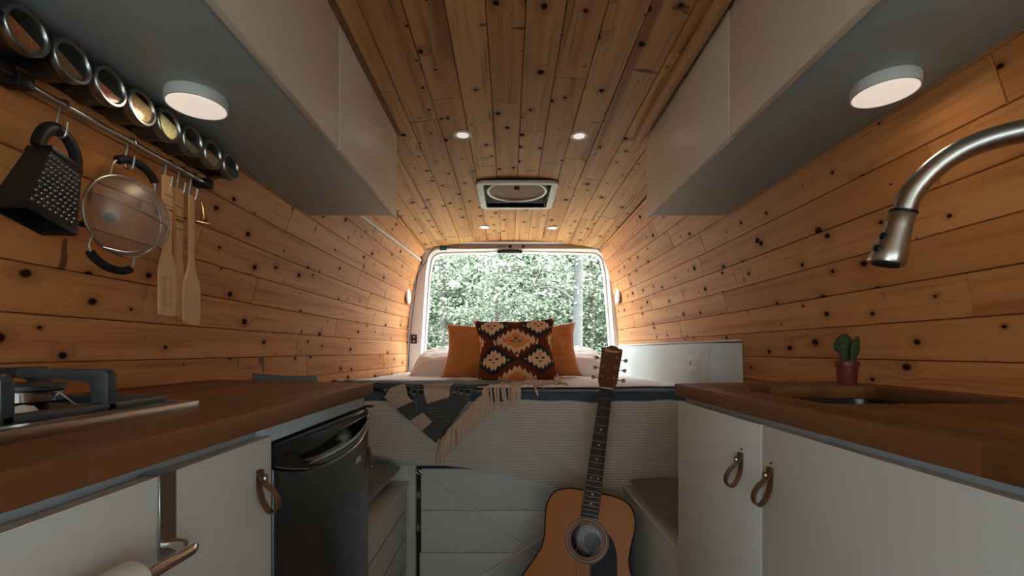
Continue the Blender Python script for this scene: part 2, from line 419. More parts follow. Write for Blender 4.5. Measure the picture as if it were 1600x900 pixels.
for side, nm in ((-1, 'wall_left'), (1, 'wall_right')):
    rows = []; s = sm - 6 * PW
    while s < sarc[-1] - .01: rows.append((s, min(s + PW, sarc[-1]))); s += PW
    mb = MB()
    def wf(a, y, d, side=side):
        h = h_of_s(a); return (wallx(side, y, h, d), y, 1 + h)
    boards(rows, YC, YB - .02, wf, mb, seed=11 if side < 0 else 29)
    w = struct(nm, mb, M['wall_wood'], 'knotty cedar plank wall on the %s side of the van' % ('left' if side < 0 else 'right'), smooth=False, local=True, fixn=False)
    # solid lining behind the boards
    bk = MB(); hl = [-1.0 + 1.79 * i / 16 for i in range(17)]
    yl = [YC + (YB + .06 - YC) * i / 18 for i in range(19)]
    for (d0) in (.006,):
        v = []; 
        for yy in yl:
            for h in hl: v.append((wallx(side, yy, min(h, .745), d0), yy, 1 + h))
        for yy in yl:
            for h in hl: v.append((wallx(side, yy, min(h, .745), d0 + .05), yy, 1 + h))
        m = len(hl); N = len(yl) * m; f = []
        for i in range(len(yl) - 1):
            for j in range(m - 1):
                q = (i * m + j, i * m + j + 1, (i + 1) * m + j + 1, (i + 1) * m + j); f.append(q); f.append(tuple(N + x for x in reversed(q)))
        for i in range(len(yl) - 1):
            f.append((i * m, (i + 1) * m, N + (i + 1) * m, N + i * m)); f.append((i * m + m - 1, N + i * m + m - 1, N + (i + 1) * m + m - 1, (i + 1) * m + m - 1))
        for j in range(m - 1):
            f.append((j, N + j, N + j + 1, j + 1)); b0 = (len(yl) - 1) * m
            f.append((b0 + j, b0 + j + 1, N + b0 + j + 1, N + b0 + j))
        bk.add(v, f)
    obj('lining', bk, M['backing'], w)
def ch(x, y=0):
    q = max(0, (y - 2.2) / 1.15) ** 2; return .842 - .040 * q - (.205 - .07 * q) * (x - CX) ** 2
PWC = .0985
FX0, FX1, FY0, FY1 = -.162, .247, 2.215, 2.64     # roof fan flange
rows = [(CX - .645, -.549)]; x = -.549
while x < CX + .645 - .01: rows.append((x, min(x + PWC, CX + .645))); x += PWC
mb = MB()
def cf(a, y, d): return (a, y, 1 + ch(a, y) + d)
def fan_skip(a0, a1):
    c = (a0 + a1) / 2
    return (FY0 + .02, FY1 - .02) if -.15 < c < .235 else None
boards(rows, YF, YB - .015, cf, mb, skip=fan_skip, seed=5)
ceil = struct('ceiling', mb, M['ceil_wood'], 'knotty cedar plank ceiling', fixn=False, local=True)
bk = MB()
for (xa, xb, ya, yb) in ((CX - .70, FX0 + .015, YF, YB + .06), (FX1 - .015, CX + .70, YF, YB + .06), (FX0 + .015, FX1 - .015, YF, FY0 + .015), (FX0 + .015, FX1 - .015, FY1 - .015, YB + .06)):
    n = 8; ye = [ya] + [q for q in (2.2, 2.5, 2.75, 3.0, 3.2) if ya < q < yb] + [yb]
    for i in range(n):
        p, q = xa + (xb - xa) * i / n, xa + (xb - xa) * (i + 1) / n
        for y0_, y1_ in zip(ye, ye[1:]):
            lo = [(a, b, 1 + ch(a, b) + .006) for a, b in ((p, y0_), (q, y0_), (q, y1_), (p, y1_))]
            hexa(lo, [(a, b, c + .05) for a, b, c in lo], bk)
obj('lining', bk, M['backing'], ceil)
struct('floor', box(-.84, .90, YF, YB + .06, -.04, 0), M['floor'], 'brown vinyl van floor')
# unseen front bulkhead, added behind the camera; openings sized to limit incoming light
fw = MB()
box(-.95, 1.01, YF - .06, YF, -.04, 1.16, fw); box(-.95, 1.01, YF - .06, YF, 1.27, 1.92, fw)
for x0, x1 in ((-.95, -.89), (.95, 1.01)):
    box(x0, x1, YF, YC - .01, -.04, .42, fw); box(x0, x1, YF - .06, YF, .40, 1.62, fw); box(x0, x1, YF, YC - .01, 1.16, 1.92, fw); box(x0, x1, YC - .10, YC - .01, .40, 1.18, fw)
struct('wall_front', fw, M['skin'], 'unseen cab end of the van, windscreen and side openings sized to steer the light')
# rear door frame
def rr(x0b, x1b, x0t, x1t, zb, zt, r, n=8, off=0):
    """loop: bottom-left up the left side, over the top, down to bottom-right"""
    P = []
    m = 14
    for i in range(m): P.append((x0b + (x0t - x0b) * i / m * .9, zb + (zt - r - zb) * i / m))
    cx, cz = x0t + r, zt - r
    for i in range(n + 1):
        a = PI - PI / 2 * i / n; P.append((cx + r * math.cos(a), cz + r * math.sin(a)))
    cx = x1t - r
    for i in range(1, 8): P.append((x0t + r + (x1t - x0t - 2 * r) * i / 8, zt + .012 * math.sin(PI * i / 8)))
    for i in range(n + 1):
        a = PI / 2 - PI / 2 * i / n; P.append((cx + r * math.cos(a), cz + r * math.sin(a)))
    for i in range(m - 1, -1, -1): P.append((x1b - (x1b - x1t) * i / m * .9, zb + (zt - r - zb) * i / m))
    return P
inn = rr(-.655, .795, -.578, .700, .55, 1.725, .085)
inn2 = rr(-.675, .815, -.598, .720, .55, 1.745, .09)
def outer_at(p):
    # same vertex order pushed out to the shell
    x, z = p; c = Vector((.07, 1.2)); 
    side = -1 if x < c.x else 1
    h = z - 1
    return p
out = []
for (x, z) in inn:
    side = -1 if x < .06 else 1
    tz = (z - .55) / (1.737 - .55)
    if z < 1.60: out.append((wallx(side, YB, z - 1, .03), z))
    else:
        # upper corners and header
        k = (x - (.061)) / .64
        k = max(-1, min(1, k)); xo = CX + k * .665; out.append((xo, 1 + ch(xo, YB) + .012 - .05 * max(0, (abs(k) - .9) / .1)))
fr_ = MB(); n = len(inn)
def loop(P, y): return [(p[0], y, p[1]) for p in P]
L = loop(out, YB - .012) + loop(inn2, YB - .012) + loop(inn, YB + .02) + loop(inn, YB + .10) + loop(out, YB + .10)
f = []
for k in range(4):
    for i in range(n - 1): f.append((k * n + i, k * n + i + 1, (k + 1) * n + i + 1, (k + 1) * n + i))
for i in range(n - 1): f.append((4 * n + i, 4 * n + i + 1, i + 1, i))
f.append((0, n, 2 * n, 3 * n, 4 * n)); f.append((n - 1, 2 * n - 1, 3 * n - 1, 4 * n - 1, 5 * n - 1))
fr_.add(L, f); 
door = struct('door_1', fr_, M['frame_white'], 'white painted rear doorway frame around the forest view', smooth=True, angle=35)
box(-.68, .82, YB, YB + .1, 0, .55, fr2 := MB()); obj('sill', fr2, M['frame_white'], door)
hd = MB()
hexa([(-.50, YB - .024, 1.748), (.62, YB - .024, 1.748), (.62, YB - .010, 1.748), (-.50, YB - .010, 1.748)],
     [(-.50, YB - .024, 1.778), (.62, YB - .024, 1.778), (.62, YB - .010, 1.778), (-.50, YB - .010, 1.778)], hd)
obj('header_liner', hd, M['taupe'], door, bevel=.003)
sl = MB(); tube([(p[0], YB + .022, p[1]) for p in inn], .009, 8, sl); obj('seal', sl, M['frame_white'], door, smooth=True)
# ground outside
gm = mat('forest_floor', (.36, .34, .25), .95, var=.5, scale=2, bump=.5, bscale=8, bdist=.1)
struct('ground', box(-25, 25, YF - 15, 40, -.65, -.70), gm, 'leaf covered forest floor behind the van')

# trim along the ceiling over the wall cabinets
tm = MB(); tube([(.478, YF + .1, 1 + .782), (.478, 1.675, 1 + .782)], .019, 14, tm)
struct('trim_1', tm, M['utensil2'], 'round wooden moulding along the top of the right wall cabinets', smooth=True)
tm = box(-.412, -.398, YF + .1, 1.675, 1 + .79, 1 + .806)
struct('trim_2', tm, M['backing'], 'dark strip along the top of the left wall cabinets')

# ------------------------------------------------------------------ wall cabinets
def strip_along_wall(side, hl, y0, y1, xin, mb, off=.0, ny=8):
    """solid body between the wall profile and an inner face x=xin, heights hl"""
    ys = [y0, y1]
    poly = [(xin, 1 + hl[0])] + [(wallx(side, 1.0, h, off), 1 + h) for h in hl] + [(xin, 1 + hl[-1])]
    return prism(poly, 'y', y0, y1, mb)
def wall_cabinet(side, xin, y1, splits, label):
    t_ = thing('wall_cabinet', (xin, (y1 - .9) / 2, 1.493), label, 'cabinet')
    b = MB(); hl = [.493, .53, .57, .61, .65, .69, .735]
    poly = [(xin - side * -.019, 1.493)] + [(wallx(side, 1.0, h, -.004), 1 + h) for h in hl] + [(CX + side * .60, 1 + ch(CX + .60) - .004), (xin + side * .019, 1 + ch(xin) - .006)]
    prism(poly, 'y', -.9, y1, b)
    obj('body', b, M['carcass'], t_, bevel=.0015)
    ys = [y1 + .003] + splits + [-.9]
    for a, c in zip(ys, ys[1:]):
        d = box(xin, xin + side * .017, c + .0018, a - .0018, 1.488, 1 + ch(xin) - .012)
        obj('door', d, M['white_up'], t_, bevel=.0022, seg=3)
    return t_
wall_cabinet(-1, -.409, 1.66, [1.10, .36], 'long white wall cabinet on the left, above the spice jars and stove')
wall_cabinet(1, .503, 1.66, [1.04, .30], 'long white wall cabinet on the right, above the sink and tap')
hp = MB(); tube([(-.411, 1.10, 1.4905), (-.411, 1.10, 1.4835)], .005, 10, hp)
tag(obj('magnetic_latch', hp, M['plate'], smooth=True), 'tiny white stud under the door seam of the left wall cabinet', 'latch')

def puck(x, y, label):
    t_ = thing('puck_light', (x, y, 1.471), label, 'light', 'round stick-on lights under the wall cabinets')
    h = MB(); lathe([(.0525, .0), (.0525, .019), (.051, .0215), (.049, .0215)], (x, y, 1.4712), 'z', 40, h)
    lathe([(.0525, .0), (.0535, .002), (.0535, .019), (.0525, .0215)], (x, y, 1.4712), 'z', 40, MB())
    obj('housing', h, M['puck'], t_, smooth=True)
    l = MB(); lathe([(.001, -.0022), (.03, -.002), (.046, -.0012), (.0495, 0), (.0495, .001)], (x, y, 1.4712), 'z', 40, l)
    obj('lens', l, M['lens'], t_, smooth=True)
    ld = bpy.data.lights.new('puck_lamp', 'AREA'); ld.shape = 'DISK'; ld.size = .09; ld.energy = LAMP_PUCK; ld.color = (1, .78, .56)
    lo = bpy.data.objects.new('lamp_light', ld); COL.objects.link(lo); lo.parent = t_; lo.location = (0, 0, -.006)
puck(.690, .835, 'round lit puck light under the right wall cabinet, above the tap')
puck(-.603, .880, 'round lit puck light under the left wall cabinet, beside the spice jars')
def down(x, y, label):
    z = 1 + ch(x, y)
    t_ = thing('recessed_light', (x, y, z - .004), label, 'light', 'small recessed lights in the ceiling')
    r = MB(); lathe([(.024, -.0025), (.033, -.005), (.036, -.003), (.0365, .001), (.024, .001)], (x, y, z), 'z', 36, r, closed=True)
    obj('trim_ring', r, M['frame_white'], t_, smooth=True)
    l = MB(); lathe([(.001, -.0028), (.0235, -.0022), (.0235, .001)], (x, y, z), 'z', 32, l); obj('lens', l, M['lens2'], t_, smooth=True)
    ld = bpy.data.lights.new('down_lamp', 'AREA'); ld.shape = 'DISK'; ld.size = .04; ld.energy = LAMP_DOWN; ld.color = (1, .84, .68)
    lo = bpy.data.objects.new('lamp_light', ld); COL.objects.link(lo); lo.parent = t_; lo.location = (0, 0, -.008)
down(-.178, 1.756, 'left one of the two recessed ceiling lights in front of the roof fan')
down(.272, 1.756, 'right one of the two recessed ceiling lights in front of the roof fan')
down(-.162, 3.0, 'left one of the two faint recessed ceiling lights between roof fan and rear doorway')
down(.288, 3.0, 'right one of the two faint recessed ceiling lights between roof fan and rear doorway')

# ------------------------------------------------------------------ roof fan
fz = 1 + ch(.042)
fan = thing('roof_fan', (.042, 2.43, fz - .02), 'square white roof vent fan with a smoky round lid in the plank ceiling', 'fan')
def rrect(x0, x1, y0, y1, r, n=6):
    P = []
    for cx, cy, a in ((x1 - r, y1 - r, 0), (x0 + r, y1 - r, 90), (x0 + r, y0 + r, 180), (x1 - r, y0 + r, 270)):
        for i in range(n + 1):
            q = math.radians(a + 90 * i / n); P.append((cx + r * math.cos(q), cy + r * math.sin(q)))
    return P
def ringslab(o, i, z0, z1, mb=None):
    mb = mb or MB(); n = len(o)
    v = [(*p, z0) for p in o] + [(*p, z0) for p in i] + [(*p, z1) for p in i] + [(*p, z1) for p in o]
    f = []
    for k in range(4):
        for a in range(n):
            b = (a + 1) % n; f.append((k * n + a, k * n + b, ((k + 1) % 4) * n + b, ((k + 1) % 4) * n + a))
    return mb.add(v, f)
FI = (FX0 + .035, FX1 - .035, FY0 + .036, FY1 - .034)
fo, fi = rrect(FX0, FX1, FY0, FY1, .045), rrect(*FI, .012)
obj('flange', ringslab(fo, fi, fz - .024, fz + .004), M['puck'], fan, bevel=.004)
gk = ringslab(rrect(FX0 - .003, FX1 + .003, FY0 - .003, FY1 + .003, .047), fi, fz - .012, fz + .003); obj('gasket', gk, M['rubber'], fan)
i2 = fi; i3 = rrect(FI[0] - .007, FI[1] + .007, FI[2] - .007, FI[3] + .007, .014)
hs_ = ringslab(i3, i2, fz - .02, fz + .16); prism(i3, 'z', fz + .16, fz + .17, hs_); obj('shaft', hs_, mat('fan_shaft', (.34, .37, .38), .5), fan)
ring = MB(); lathe([(.148, .006), (.160, .004), (.163, .010), (.163, .026), (.148, .026)], (.043, 2.432, fz), 'z', 56, ring, closed=True)
obj('fan_ring', ring, M['frame_white'], fan, smooth=True)
dome = MB(); lathe([(.001, .030), (.07, .028), (.12, .022), (.1475, .014), (.1475, .018), (.12, .027), (.07, .033), (.001, .035)], (.043, 2.432, fz), 'z', 56, dome)
obj('smoky_lid', dome, mat('smoky_dome', (.15, .062, .038), .4, spec=.2, var=.35, scale=8), fan, smooth=True)
hb_ = MB(); lathe([(.001, .014), (.013, .016), (.016, .024), (.016, .030), (.001, .030)], (.043, 2.432, fz), 'z', 20, hb_); obj('hub', hb_, M['backing'], fan, smooth=True)
obj('switch_box', box(-.115, -.072, 2.275, 2.31, fz - .002, fz + .02), M['black'], fan, bevel=.002)
kn = MB(); lathe([(.001, -.004), (.006, -.004), (.006, .004), (.001, .004)], (-.01, 2.578, fz + .004), 'z', 12, kn)
obj('crank_knob', kn, M['frame_white'], fan, smooth=True)
for (sx, sy) in ((-.155, 2.32), (-.155, 2.52), (.24, 2.32), (.24, 2.52), (-.05, 2.222), (.14, 2.222)):
    s_ = MB(); lathe([(.001, 0), (.004, .0005), (.004, .002)], (sx, sy, fz - .0275), 'z', 10, s_); obj('screw', s_, M['steel'], fan)

# ------------------------------------------------------------------ left run: worktop, carcass, doors, fridge
ct = 1 - .084; TH = .030
lc = MB(); prism([(-.862, -.65), (-.352, -.65), (-.352, 1.185), (-.862, 1.325)], 'z', ct - TH, ct, lc)
tag(obj('worktop', lc, M['counter'], bevel=.0025), 'dark butcher block worktop on the left, carrying the gas stove', 'worktop')
lcab = thing('base_cabinet', (-.62, .3, 0), 'white base cabinet under the left worktop with a towel bar hooked over its door', 'cabinet')
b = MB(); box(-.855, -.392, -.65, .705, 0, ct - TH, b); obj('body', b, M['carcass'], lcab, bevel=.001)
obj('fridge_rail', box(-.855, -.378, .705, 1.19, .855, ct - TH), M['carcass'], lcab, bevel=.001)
obj('end_panel', hexa([(-.855, 1.262, 0), (-.38, 1.262, 0), (-.38, 1.276, 0), (-.855, 1.30, 0)], [(-.855, 1.20, .0), (-.855, 1.20, .0), (-.855, 1.2, 0), (-.855, 1.2, 0)]) if False else box(-.855, -.40, 1.215, 1.228, 0, ct - TH), M['white'], lcab, bevel=.001)
def leather_pull(parent, side, xf, y, zt, L=.062, out=.030, w=.0125):
    """strap folded on itself; side=+1 points to +x"""
    t_ = .0026
    ctr = [(0.001, 0), (.0015, -.02), (.004, -.036), (.010, -.050), (.019, -L + .001), (.028, -L), (.034, -L + .008), (.033, -L + .019), (.025, -.031), (.014, -.022), (.0075, -.014), (.0045, -.006), (.0045, 0)]
    P = spline([(a * out / .030, 0, b_) for a, b_ in ctr], 5)
    mb = MB(); v = []; n = len(P)
    for i, p in enumerate(P):
        tg = (P[min(i + 1, n - 1)] - P[max(i - 1, 0)]).normalized(); nn = Vector((-tg.z, 0, tg.x)) * t_ / 2
        for q, yy in ((p + nn, -w / 2), (p + nn, w / 2), (p - nn, w / 2), (p - nn, -w / 2)):
            v.append((xf + side * q.x, y + yy, zt + q.z))
    f = [(i * 4 + k, i * 4 + (k + 1) % 4, (i + 1) * 4 + (k + 1) % 4, (i + 1) * 4 + k) for i in range(n - 1) for k in range(4)]
    f += [(0, 1, 2, 3), tuple((n - 1) * 4 + k for k in (3, 2, 1, 0))]
    mb.add(v, f)
    h = obj('handle', mb, M['leather'], parent, smooth=True)
    h['label'] = 'brown leather loop handle'
    s_ = MB(); lathe([(.001, .0), (.0045, .0), (.0055, .002), (.0045, .0045), (.001, .005)], (xf + side * .009, y, zt - .012), (side, 0, 0), 14, s_)
    obj('screw', s_, M['steel'], h, smooth=True)
def front_door(par, side, xf, y0, y1, z0, z1):
    d = obj('door', box(xf, xf - side * .016, y0 + .0015, y1 - .0015, z0, z1), M['white'], par, bevel=.0014)
    return d
DT = 1 - .134
d1 = front_door(lcab, 1, -.370, -.60, .711, .10, DT)
e = obj('edge_band', box(-.386, -.3705, -.598, .7095, DT - .0002, DT + .0009), M['door_edge'], d1)
leather_pull(d1, 1, -.370, .672, 1 - .176, out=.026)
# fridge
fr = thing('mini_fridge', (-.6, .96, 0), 'small fridge with a dark steel door and black curved top grip, under the left worktop', 'fridge')
obj('body', box(-.85, -.405, .72, 1.205, .03, .848), M['black'], fr, bevel=.004)
def fx(y): k = (y - .966) / .245; return -.373 + .020 * (1 - k * k)       # bowed door face
ys = [.722 + (1.208 - .722) * i / 24 for i in range(25)]
def lowz(y): k = (y - .966) / .243; return 1 - .186 - .036 * (1 - abs(k) ** 2.6)
dm = MB(); v = []; n = len(ys)
for y in ys: v += [(fx(y), y, .06), (fx(y), y, lowz(y) - .0015), (-.405, y, lowz(y) - .0015), (-.405, y, .06)]
f = [(i * 4 + k, i * 4 + (k + 1) % 4, (i + 1) * 4 + (k + 1) % 4, (i + 1) * 4 + k) for i in range(n - 1) for k in range(4)] + [(3, 2, 1, 0), tuple((n - 1) * 4 + k for k in range(4))]
dm.add(v, f); fd = obj('door', dm, M['darksteel'], fr, bevel=.003, angle=50)
# black grip section: frame ring around a recess
gp = MB(); zt_ = 1 - .150
def inr(y):   # recess limits
    k = max(-1, min(1, (y - .966) / .205)); q = (1 - abs(k) ** 6)
    return zt_ - .014 - .004 * (1 - q), max(lowz(y) + .0135, lowz(y) + .011 + .02 * (1 - q))
v = []
for y in ys:
    hi_, lo_ = inr(y)
    ins = abs(y - .966) < .208
    dpt = .022 if ins else 0.0
    x_ = fx(y)
    if not ins: hi_ = lo_ = (zt_ + lowz(y)) / 2
    v += [(x_ + .002, y, lowz(y)), (x_ + .004, y, lo_ - .001), (x_ - dpt, y, lo_ + (.001 if ins else 0)), (x_ - dpt, y, hi_ - (.001 if ins else 0)), (x_, y, hi_), (x_ - .002, y, zt_ - .002), (x_ - .006, y, zt_), (-.405, y, zt_), (-.405, y, lowz(y))]
m = 9
f = [(i * m + k, i * m + (k + 1) % m, (i + 1) * m + (k + 1) % m, (i + 1) * m + k) for i in range(n - 1) for k in range(m)] + [tuple(range(m))[::-1], tuple((n - 1) * m + k for k in range(m))]
gp.add(v, f); grip = obj('grip_section', gp, mat('gloss_black', (.012, .015, .017), .18), fr, smooth=True, angle=28)
ch_ = MB(); tube([(fx(y) + .0035, y, lowz(y) + .0006) for y in ys], .0011, 6, ch_); obj('chrome_line', ch_, M['chrome'], grip, smooth=True)
ch_ = MB(); tube([(fx(y) + .0002, y, inr(y)[0]) for y in ys if abs(y - .966) < .2], .0011, 6, ch_); obj('chrome_line', ch_, M['darksteel'], grip, smooth=True)
sc_ = MB(); P = spline([(-.352, .80, .800), (-.350, .93, .793), (-.350, 1.05, .800), (-.352, 1.13, .824)], 6); tube(P, [.001 + .007 * math.sin(PI * i / (len(P) - 1)) for i in range(len(P))], 8, sc_, flat=.5)
obj('scoop', sc_, bpy.data.materials['gloss_black'], grip, smooth=True)
obj('hinge', box(-.392, -.358, 1.188, 1.212, .851, .857), M['black'], fr, bevel=.002)
leather_pull(fr, 1, -.369, 1.196, 1 - .252, L=.055, out=.014)
def text(name, s, mtl, parent, size, mtx, ext=.0004, shear=0, bold=0, local=False, xs=1.0):
    cu = bpy.data.curves.new(name, 'FONT'); cu.body = s; cu.size = size; cu.extrude = ext; cu.align_x = 'CENTER'; cu.align_y = 'CENTER'; cu.shear = shear; cu.offset = bold
    to = bpy.data.objects.new('tmp', cu); COL.objects.link(to)
    dg = bpy.context.evaluated_depsgraph_get(); me = bpy.data.meshes.new_from_object(to.evaluated_get(dg)); bpy.data.objects.remove(to, do_unlink=True)
    me.transform(Matrix.Scale(xs, 4, (1, 0, 0))); me.transform(mtx)
    if parent and not local: me.transform(wm(parent).inverted())
    me.materials.clear(); me.materials.append(mtl); o = bpy.data.objects.new(name, me); COL.objects.link(o); o.parent = parent
    return o
# text facing +x: local x -> +y ... seen from the aisle, letters read towards +y
MX = Matrix(((0, 0, 1, fx(1.05) + .0008), (1, 0, 0, 1.075), (0, 1, 0, .743), (0, 0, 0, 1)))
text('badge', 'ACK', M['text'], fd, .017, MX, bold=.0003)

# ------------------------------------------------------------------ towel bar + towel
tb = thing('towel_bar', (-.35, .48, .79), 'steel towel bar hooked over the left cabinet door', 'towel bar')
st = MB(); y0, y1 = .478, .502
pl = [(-.3885, DT - .03), (-.3885, DT + .0032), (-.3665, DT + .0032), (-.3665, 1 - .222), (-.3690, 1 - .222), (-.3690, DT + .0012), (-.3870, DT + .0012), (-.3870, DT - .03)]
prism(pl, 'y', y0, y1, st); obj('over_door_strap', st, M['steel'], tb, bevel=.0005, seg=1)
br = MB(); P = [(-.3668, .490, .792), (-.357, .490, .792)] + [(-.350 + .018 * math.sin(a), .472 + .018 * math.cos(a), .792) for a in np.linspace(0, PI / 2, 7)] + [(-.332, .40, .794), (-.332, .2, .796), (-.332, -.1, .796)]
tube(P, .0062, 14, br); obj('bar', br, M['chrome'], tb, smooth=True)
def towel_pt(u, v):
    y = .405 - u * .36 + .004 * math.sin(v * 9); s_ = v * .44 - .20
    r = .0185 + .001 * math.sin(u * 17)
    if abs(s_) < r * PI / 2: a = s_ / r; x, z = r * math.sin(a), r * math.cos(a)
    else: x = math.copysign(r + .003 * math.sin(u * 20 + s_ * 8), s_); z = -(abs(s_) - r * PI / 2)
    return (-.332 + x, y, .796 + z)
tw = grid(towel_pt, 30, 60, thick=.006); tag(obj('hand_towel', tw, M['towel'], smooth=True, angle=80), 'white towel draped over the towel bar on the left cabinet door', 'towel')

# ------------------------------------------------------------------ gas stove
st = thing('gas_stove', (-.64, .4, ct), 'stainless gas cooktop with black pan supports set in the left worktop', 'stove')
tr = MB(); o_, i_ = rrect(-.835, -.452, -.02, .672, .012), rrect(-.822, -.468, 0.0, .655, .01)
ringslab(o_, i_, ct - .002, ct + .0115, tr); obj('tray_rim', tr, M['steel'], st, bevel=.002)
tp = MB(); prism(rrect(-.824, -.466, -.002, .657, .01), 'z', ct + .0005, ct + .006, tp); obj('tray', tp, M['steel'], st)
def bar(p, q, w, h, mb):
    p, q = Vector(p), Vector(q); d = (q - p).normalized(); s_ = Vector((-d.y, d.x, 0)) * w / 2
    b_ = [p - s_, q - s_, q + s_, p + s_]; return hexa(b_, [x + Vector((0, 0, h)) for x in b_], mb)
g = MB(); zb = ct + .0115; x0, x1, y0, y1 = -.800, -.487, .015, .640
for p, q in (((x0, y0, zb), (x1, y0, zb)), ((x1, y0, zb), (x1, y1, zb)), ((x1, y1, zb), (x0, y1, zb)), ((x0, y1, zb), (x0, y0, zb))):
    bar(p, q, .013, .010, g)
sup = obj('pan_support', g, M['iron'], st, bevel=.002); sup['label'] = 'black cast iron pan support frame'
def arm(px, py, dx, dy, L, w=.013):
    m_ = MB(); d = Vector((dx, dy, 0)).normalized(); p = Vector((px, py, 0)); H = .050
    prof = [(0.0065, 0), (.0065, H - .006), (.001, H), (-L * .5, H + .001), (-L, H + .0005), (-L, H - .009), (-.020, H - .015), (-.016, H - .02), (-.016, 0)]
    s_ = Vector((-d.y, d.x, 0)) * w / 2; v = []
    for sg in (-1, 1):
        for a, z in prof: q = p - d * a * 1.0 + s_ * sg; v.append((q.x, q.y, zb + z))
    n = len(prof); f = [tuple(range(n)), tuple(range(n, 2 * n))[::-1]] + [(i, (i + 1) % n, n + (i + 1) % n, n + i) for i in range(n)]
    m_.add(v, f); obj('pan_arm', m_, M['iron'], sup, bevel=.0018)
for (px, py, dx, dy, L) in ((x1, .552, -1, .0, .105), (x1, .437, -1, 0, .105), (-.655, y1, 0, -1, .07), (x0, .552, 1, 0, .09), (x0, .437, 1, 0, .09), (-.645, y0, 0, 1, .1), (x1, .15, -1, 0, .105), (x0, .15, 1, 0, .09)):
    arm(px, py, dx, dy, L)
def burner(x, y, r):
    b_ = MB(); lathe([(r * .55, 0), (r * .6, .004), (r * .55, .012), (r * .5, .014)], (x, y, ct + .006), 'z', 28, b_); bo = obj('burner', b_, M['black'], st, smooth=True)
    b_ = MB(); lathe([(r * .5, .012), (r * .93, .014), (r * .95, .026), (r * .90, .028), (r * .3, .028)], (x, y, ct + .006), 'z', 40, b_); obj('flame_ring', b_, M['chrome'], bo, smooth=True)
    b_ = MB(); lathe([(r * .6, .0275), (r, .0285), (r, .0335), (r * .9, .036), (.001, .037)], (x, y, ct + .006), 'z', 40, b_); obj('burner_cap', b_, M['iron'], bo, smooth=True)
    b_ = MB(); lathe([(.006, 0), (.006, .028), (.0075, .030), (.002, .046), (.001, .047)], (x + r * .35, y - r * .95, ct + .006), 'z', 14, b_); obj('igniter', b_, M['porcelain'], bo, smooth=True)
    b_ = MB(); lathe([(.013, 0), (.014, .004), (.010, .010), (.001, .012)], (x + r * .75, y - r * .7, ct + .006), 'z', 20, b_); obj('nozzle_cup', b_, M['porcelain'], bo, smooth=True)
    b_ = MB(); tube(spline([(x + r * .9, y + .01, ct + .03), (x + r * 1.15, y + .012, ct + .02), (x + r * 1.3, y + .02, ct + .0075)], 5), .0012, 6, b_); obj('thermocouple', b_, M['steel'], bo, smooth=True)
burner(-.625, .585, .042); burner(-.645, .17, .038)

# ------------------------------------------------------------------ right run: worktop with sink cut-out, cabinet
SX0, SX1, SY0, SY1 = .503, .850, .722, 1.085
rc = MB()
O = [(.424, -.65), (.424, 1.165), (.918, 1.255), (.918, -.65)]; I = [(SX0, SY0), (SX0, SY1), (SX1, SY1), (SX1, SY0)]
v = [(*p, ct) for p in O] + [(*p, ct) for p in I] + [(*p, ct - TH) for p in O] + [(*p, ct - TH) for p in I]
f = []
for i in range(4):
    j = (i + 1) % 4; f += [(i, j, 4 + j, 4 + i), (8 + i, 12 + i, 12 + j, 8 + j), (i, 8 + i, 8 + j, j), (4 + i, 4 + j, 12 + j, 12 + i)]
rc.add(v, f); tag(obj('worktop', rc, M['counter'], bevel=.002), 'dark butcher block worktop on the right with the sink cut into it', 'worktop')
sk = thing('sink', (.68, .9, ct - .2), 'dark undermount sink below the cut-out of the right worktop', 'sink')
s1 = MB(); o_ = rrect(SX0 - .012, SX1 + .012, SY0 - .012, SY1 + .012, .02); i_ = rrect(SX0 + .004, SX1 - .004, SY0 + .004, SY1 - .004, .03); b_ = rrect(SX0 + .012, SX1 - .012, SY0 + .012, SY1 - .012, .035)
n = len(o_); zt2 = ct - TH - .0005
v = [(*p, zt2) for p in o_] + [(*p, zt2) for p in i_] + [(*p, ct - .19) for p in b_] + [(*p, ct - .195) for p in b_] + [(*p, zt2 - .0015) for p in o_]
f = []
for a, c in ((0, 1), (1, 2), (0, 4)):
    for i in range(n): f.append((a * n + i, a * n + (i + 1) % n, c * n + (i + 1) % n, c * n + i))
f.append(tuple(2 * n + i for i in range(n)))
s1.add(v[:5 * n], f); obj('basin', s1, mat('sink_steel', (.10, .11, .115), .3, .9), sk, smooth=True)
dr = MB(); lathe([(.001, .001), (.028, .001), (.04, .003), (.045, .0015)], (.68, .9, ct - .19), 'z', 28, dr); obj('drain', dr, M['steel'], sk, smooth=True)
rcab = thing('base_cabinet', (.67, .3, 0), 'white base cabinet under the right worktop with two leather loop handles', 'cabinet')
cb = MB(); box(.452, .466, -.65, 1.165, 0, ct - TH, cb); box(.466, .905, 1.150, 1.165, 0, ct - TH, cb); box(.466, .905, -.65, 1.15, 0, .02, cb)
box(.466, .905, -.765, -.65, 0, ct - TH, cb); box(.89, .905, -.65, 1.15, .02, .6, cb)
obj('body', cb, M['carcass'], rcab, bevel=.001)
RT = 1 - .129
for (a, c, hy, ht) in ((.783, 1.168, .848, 1 - .190), (-.2, .781, .752, 1 - .193)):
    d_ = front_door(rcab, -1, .434, a, c, .10, RT)
    obj('edge_band', box(.4345, .4495, a + .003, c - .003, RT - .0002, RT + .0009), M['door_edge'], d_)
    leather_pull(d_, -1, .434, hy, ht, out=.026)
    kn = MB(); lathe([(.001, 0), (.0022, .0), (.0018, .0015), (.0001, .002)], (.434, hy, ht + .007), (-1, 0, 0), 10, kn); obj('screw_hole', kn, M['slot'], d_)

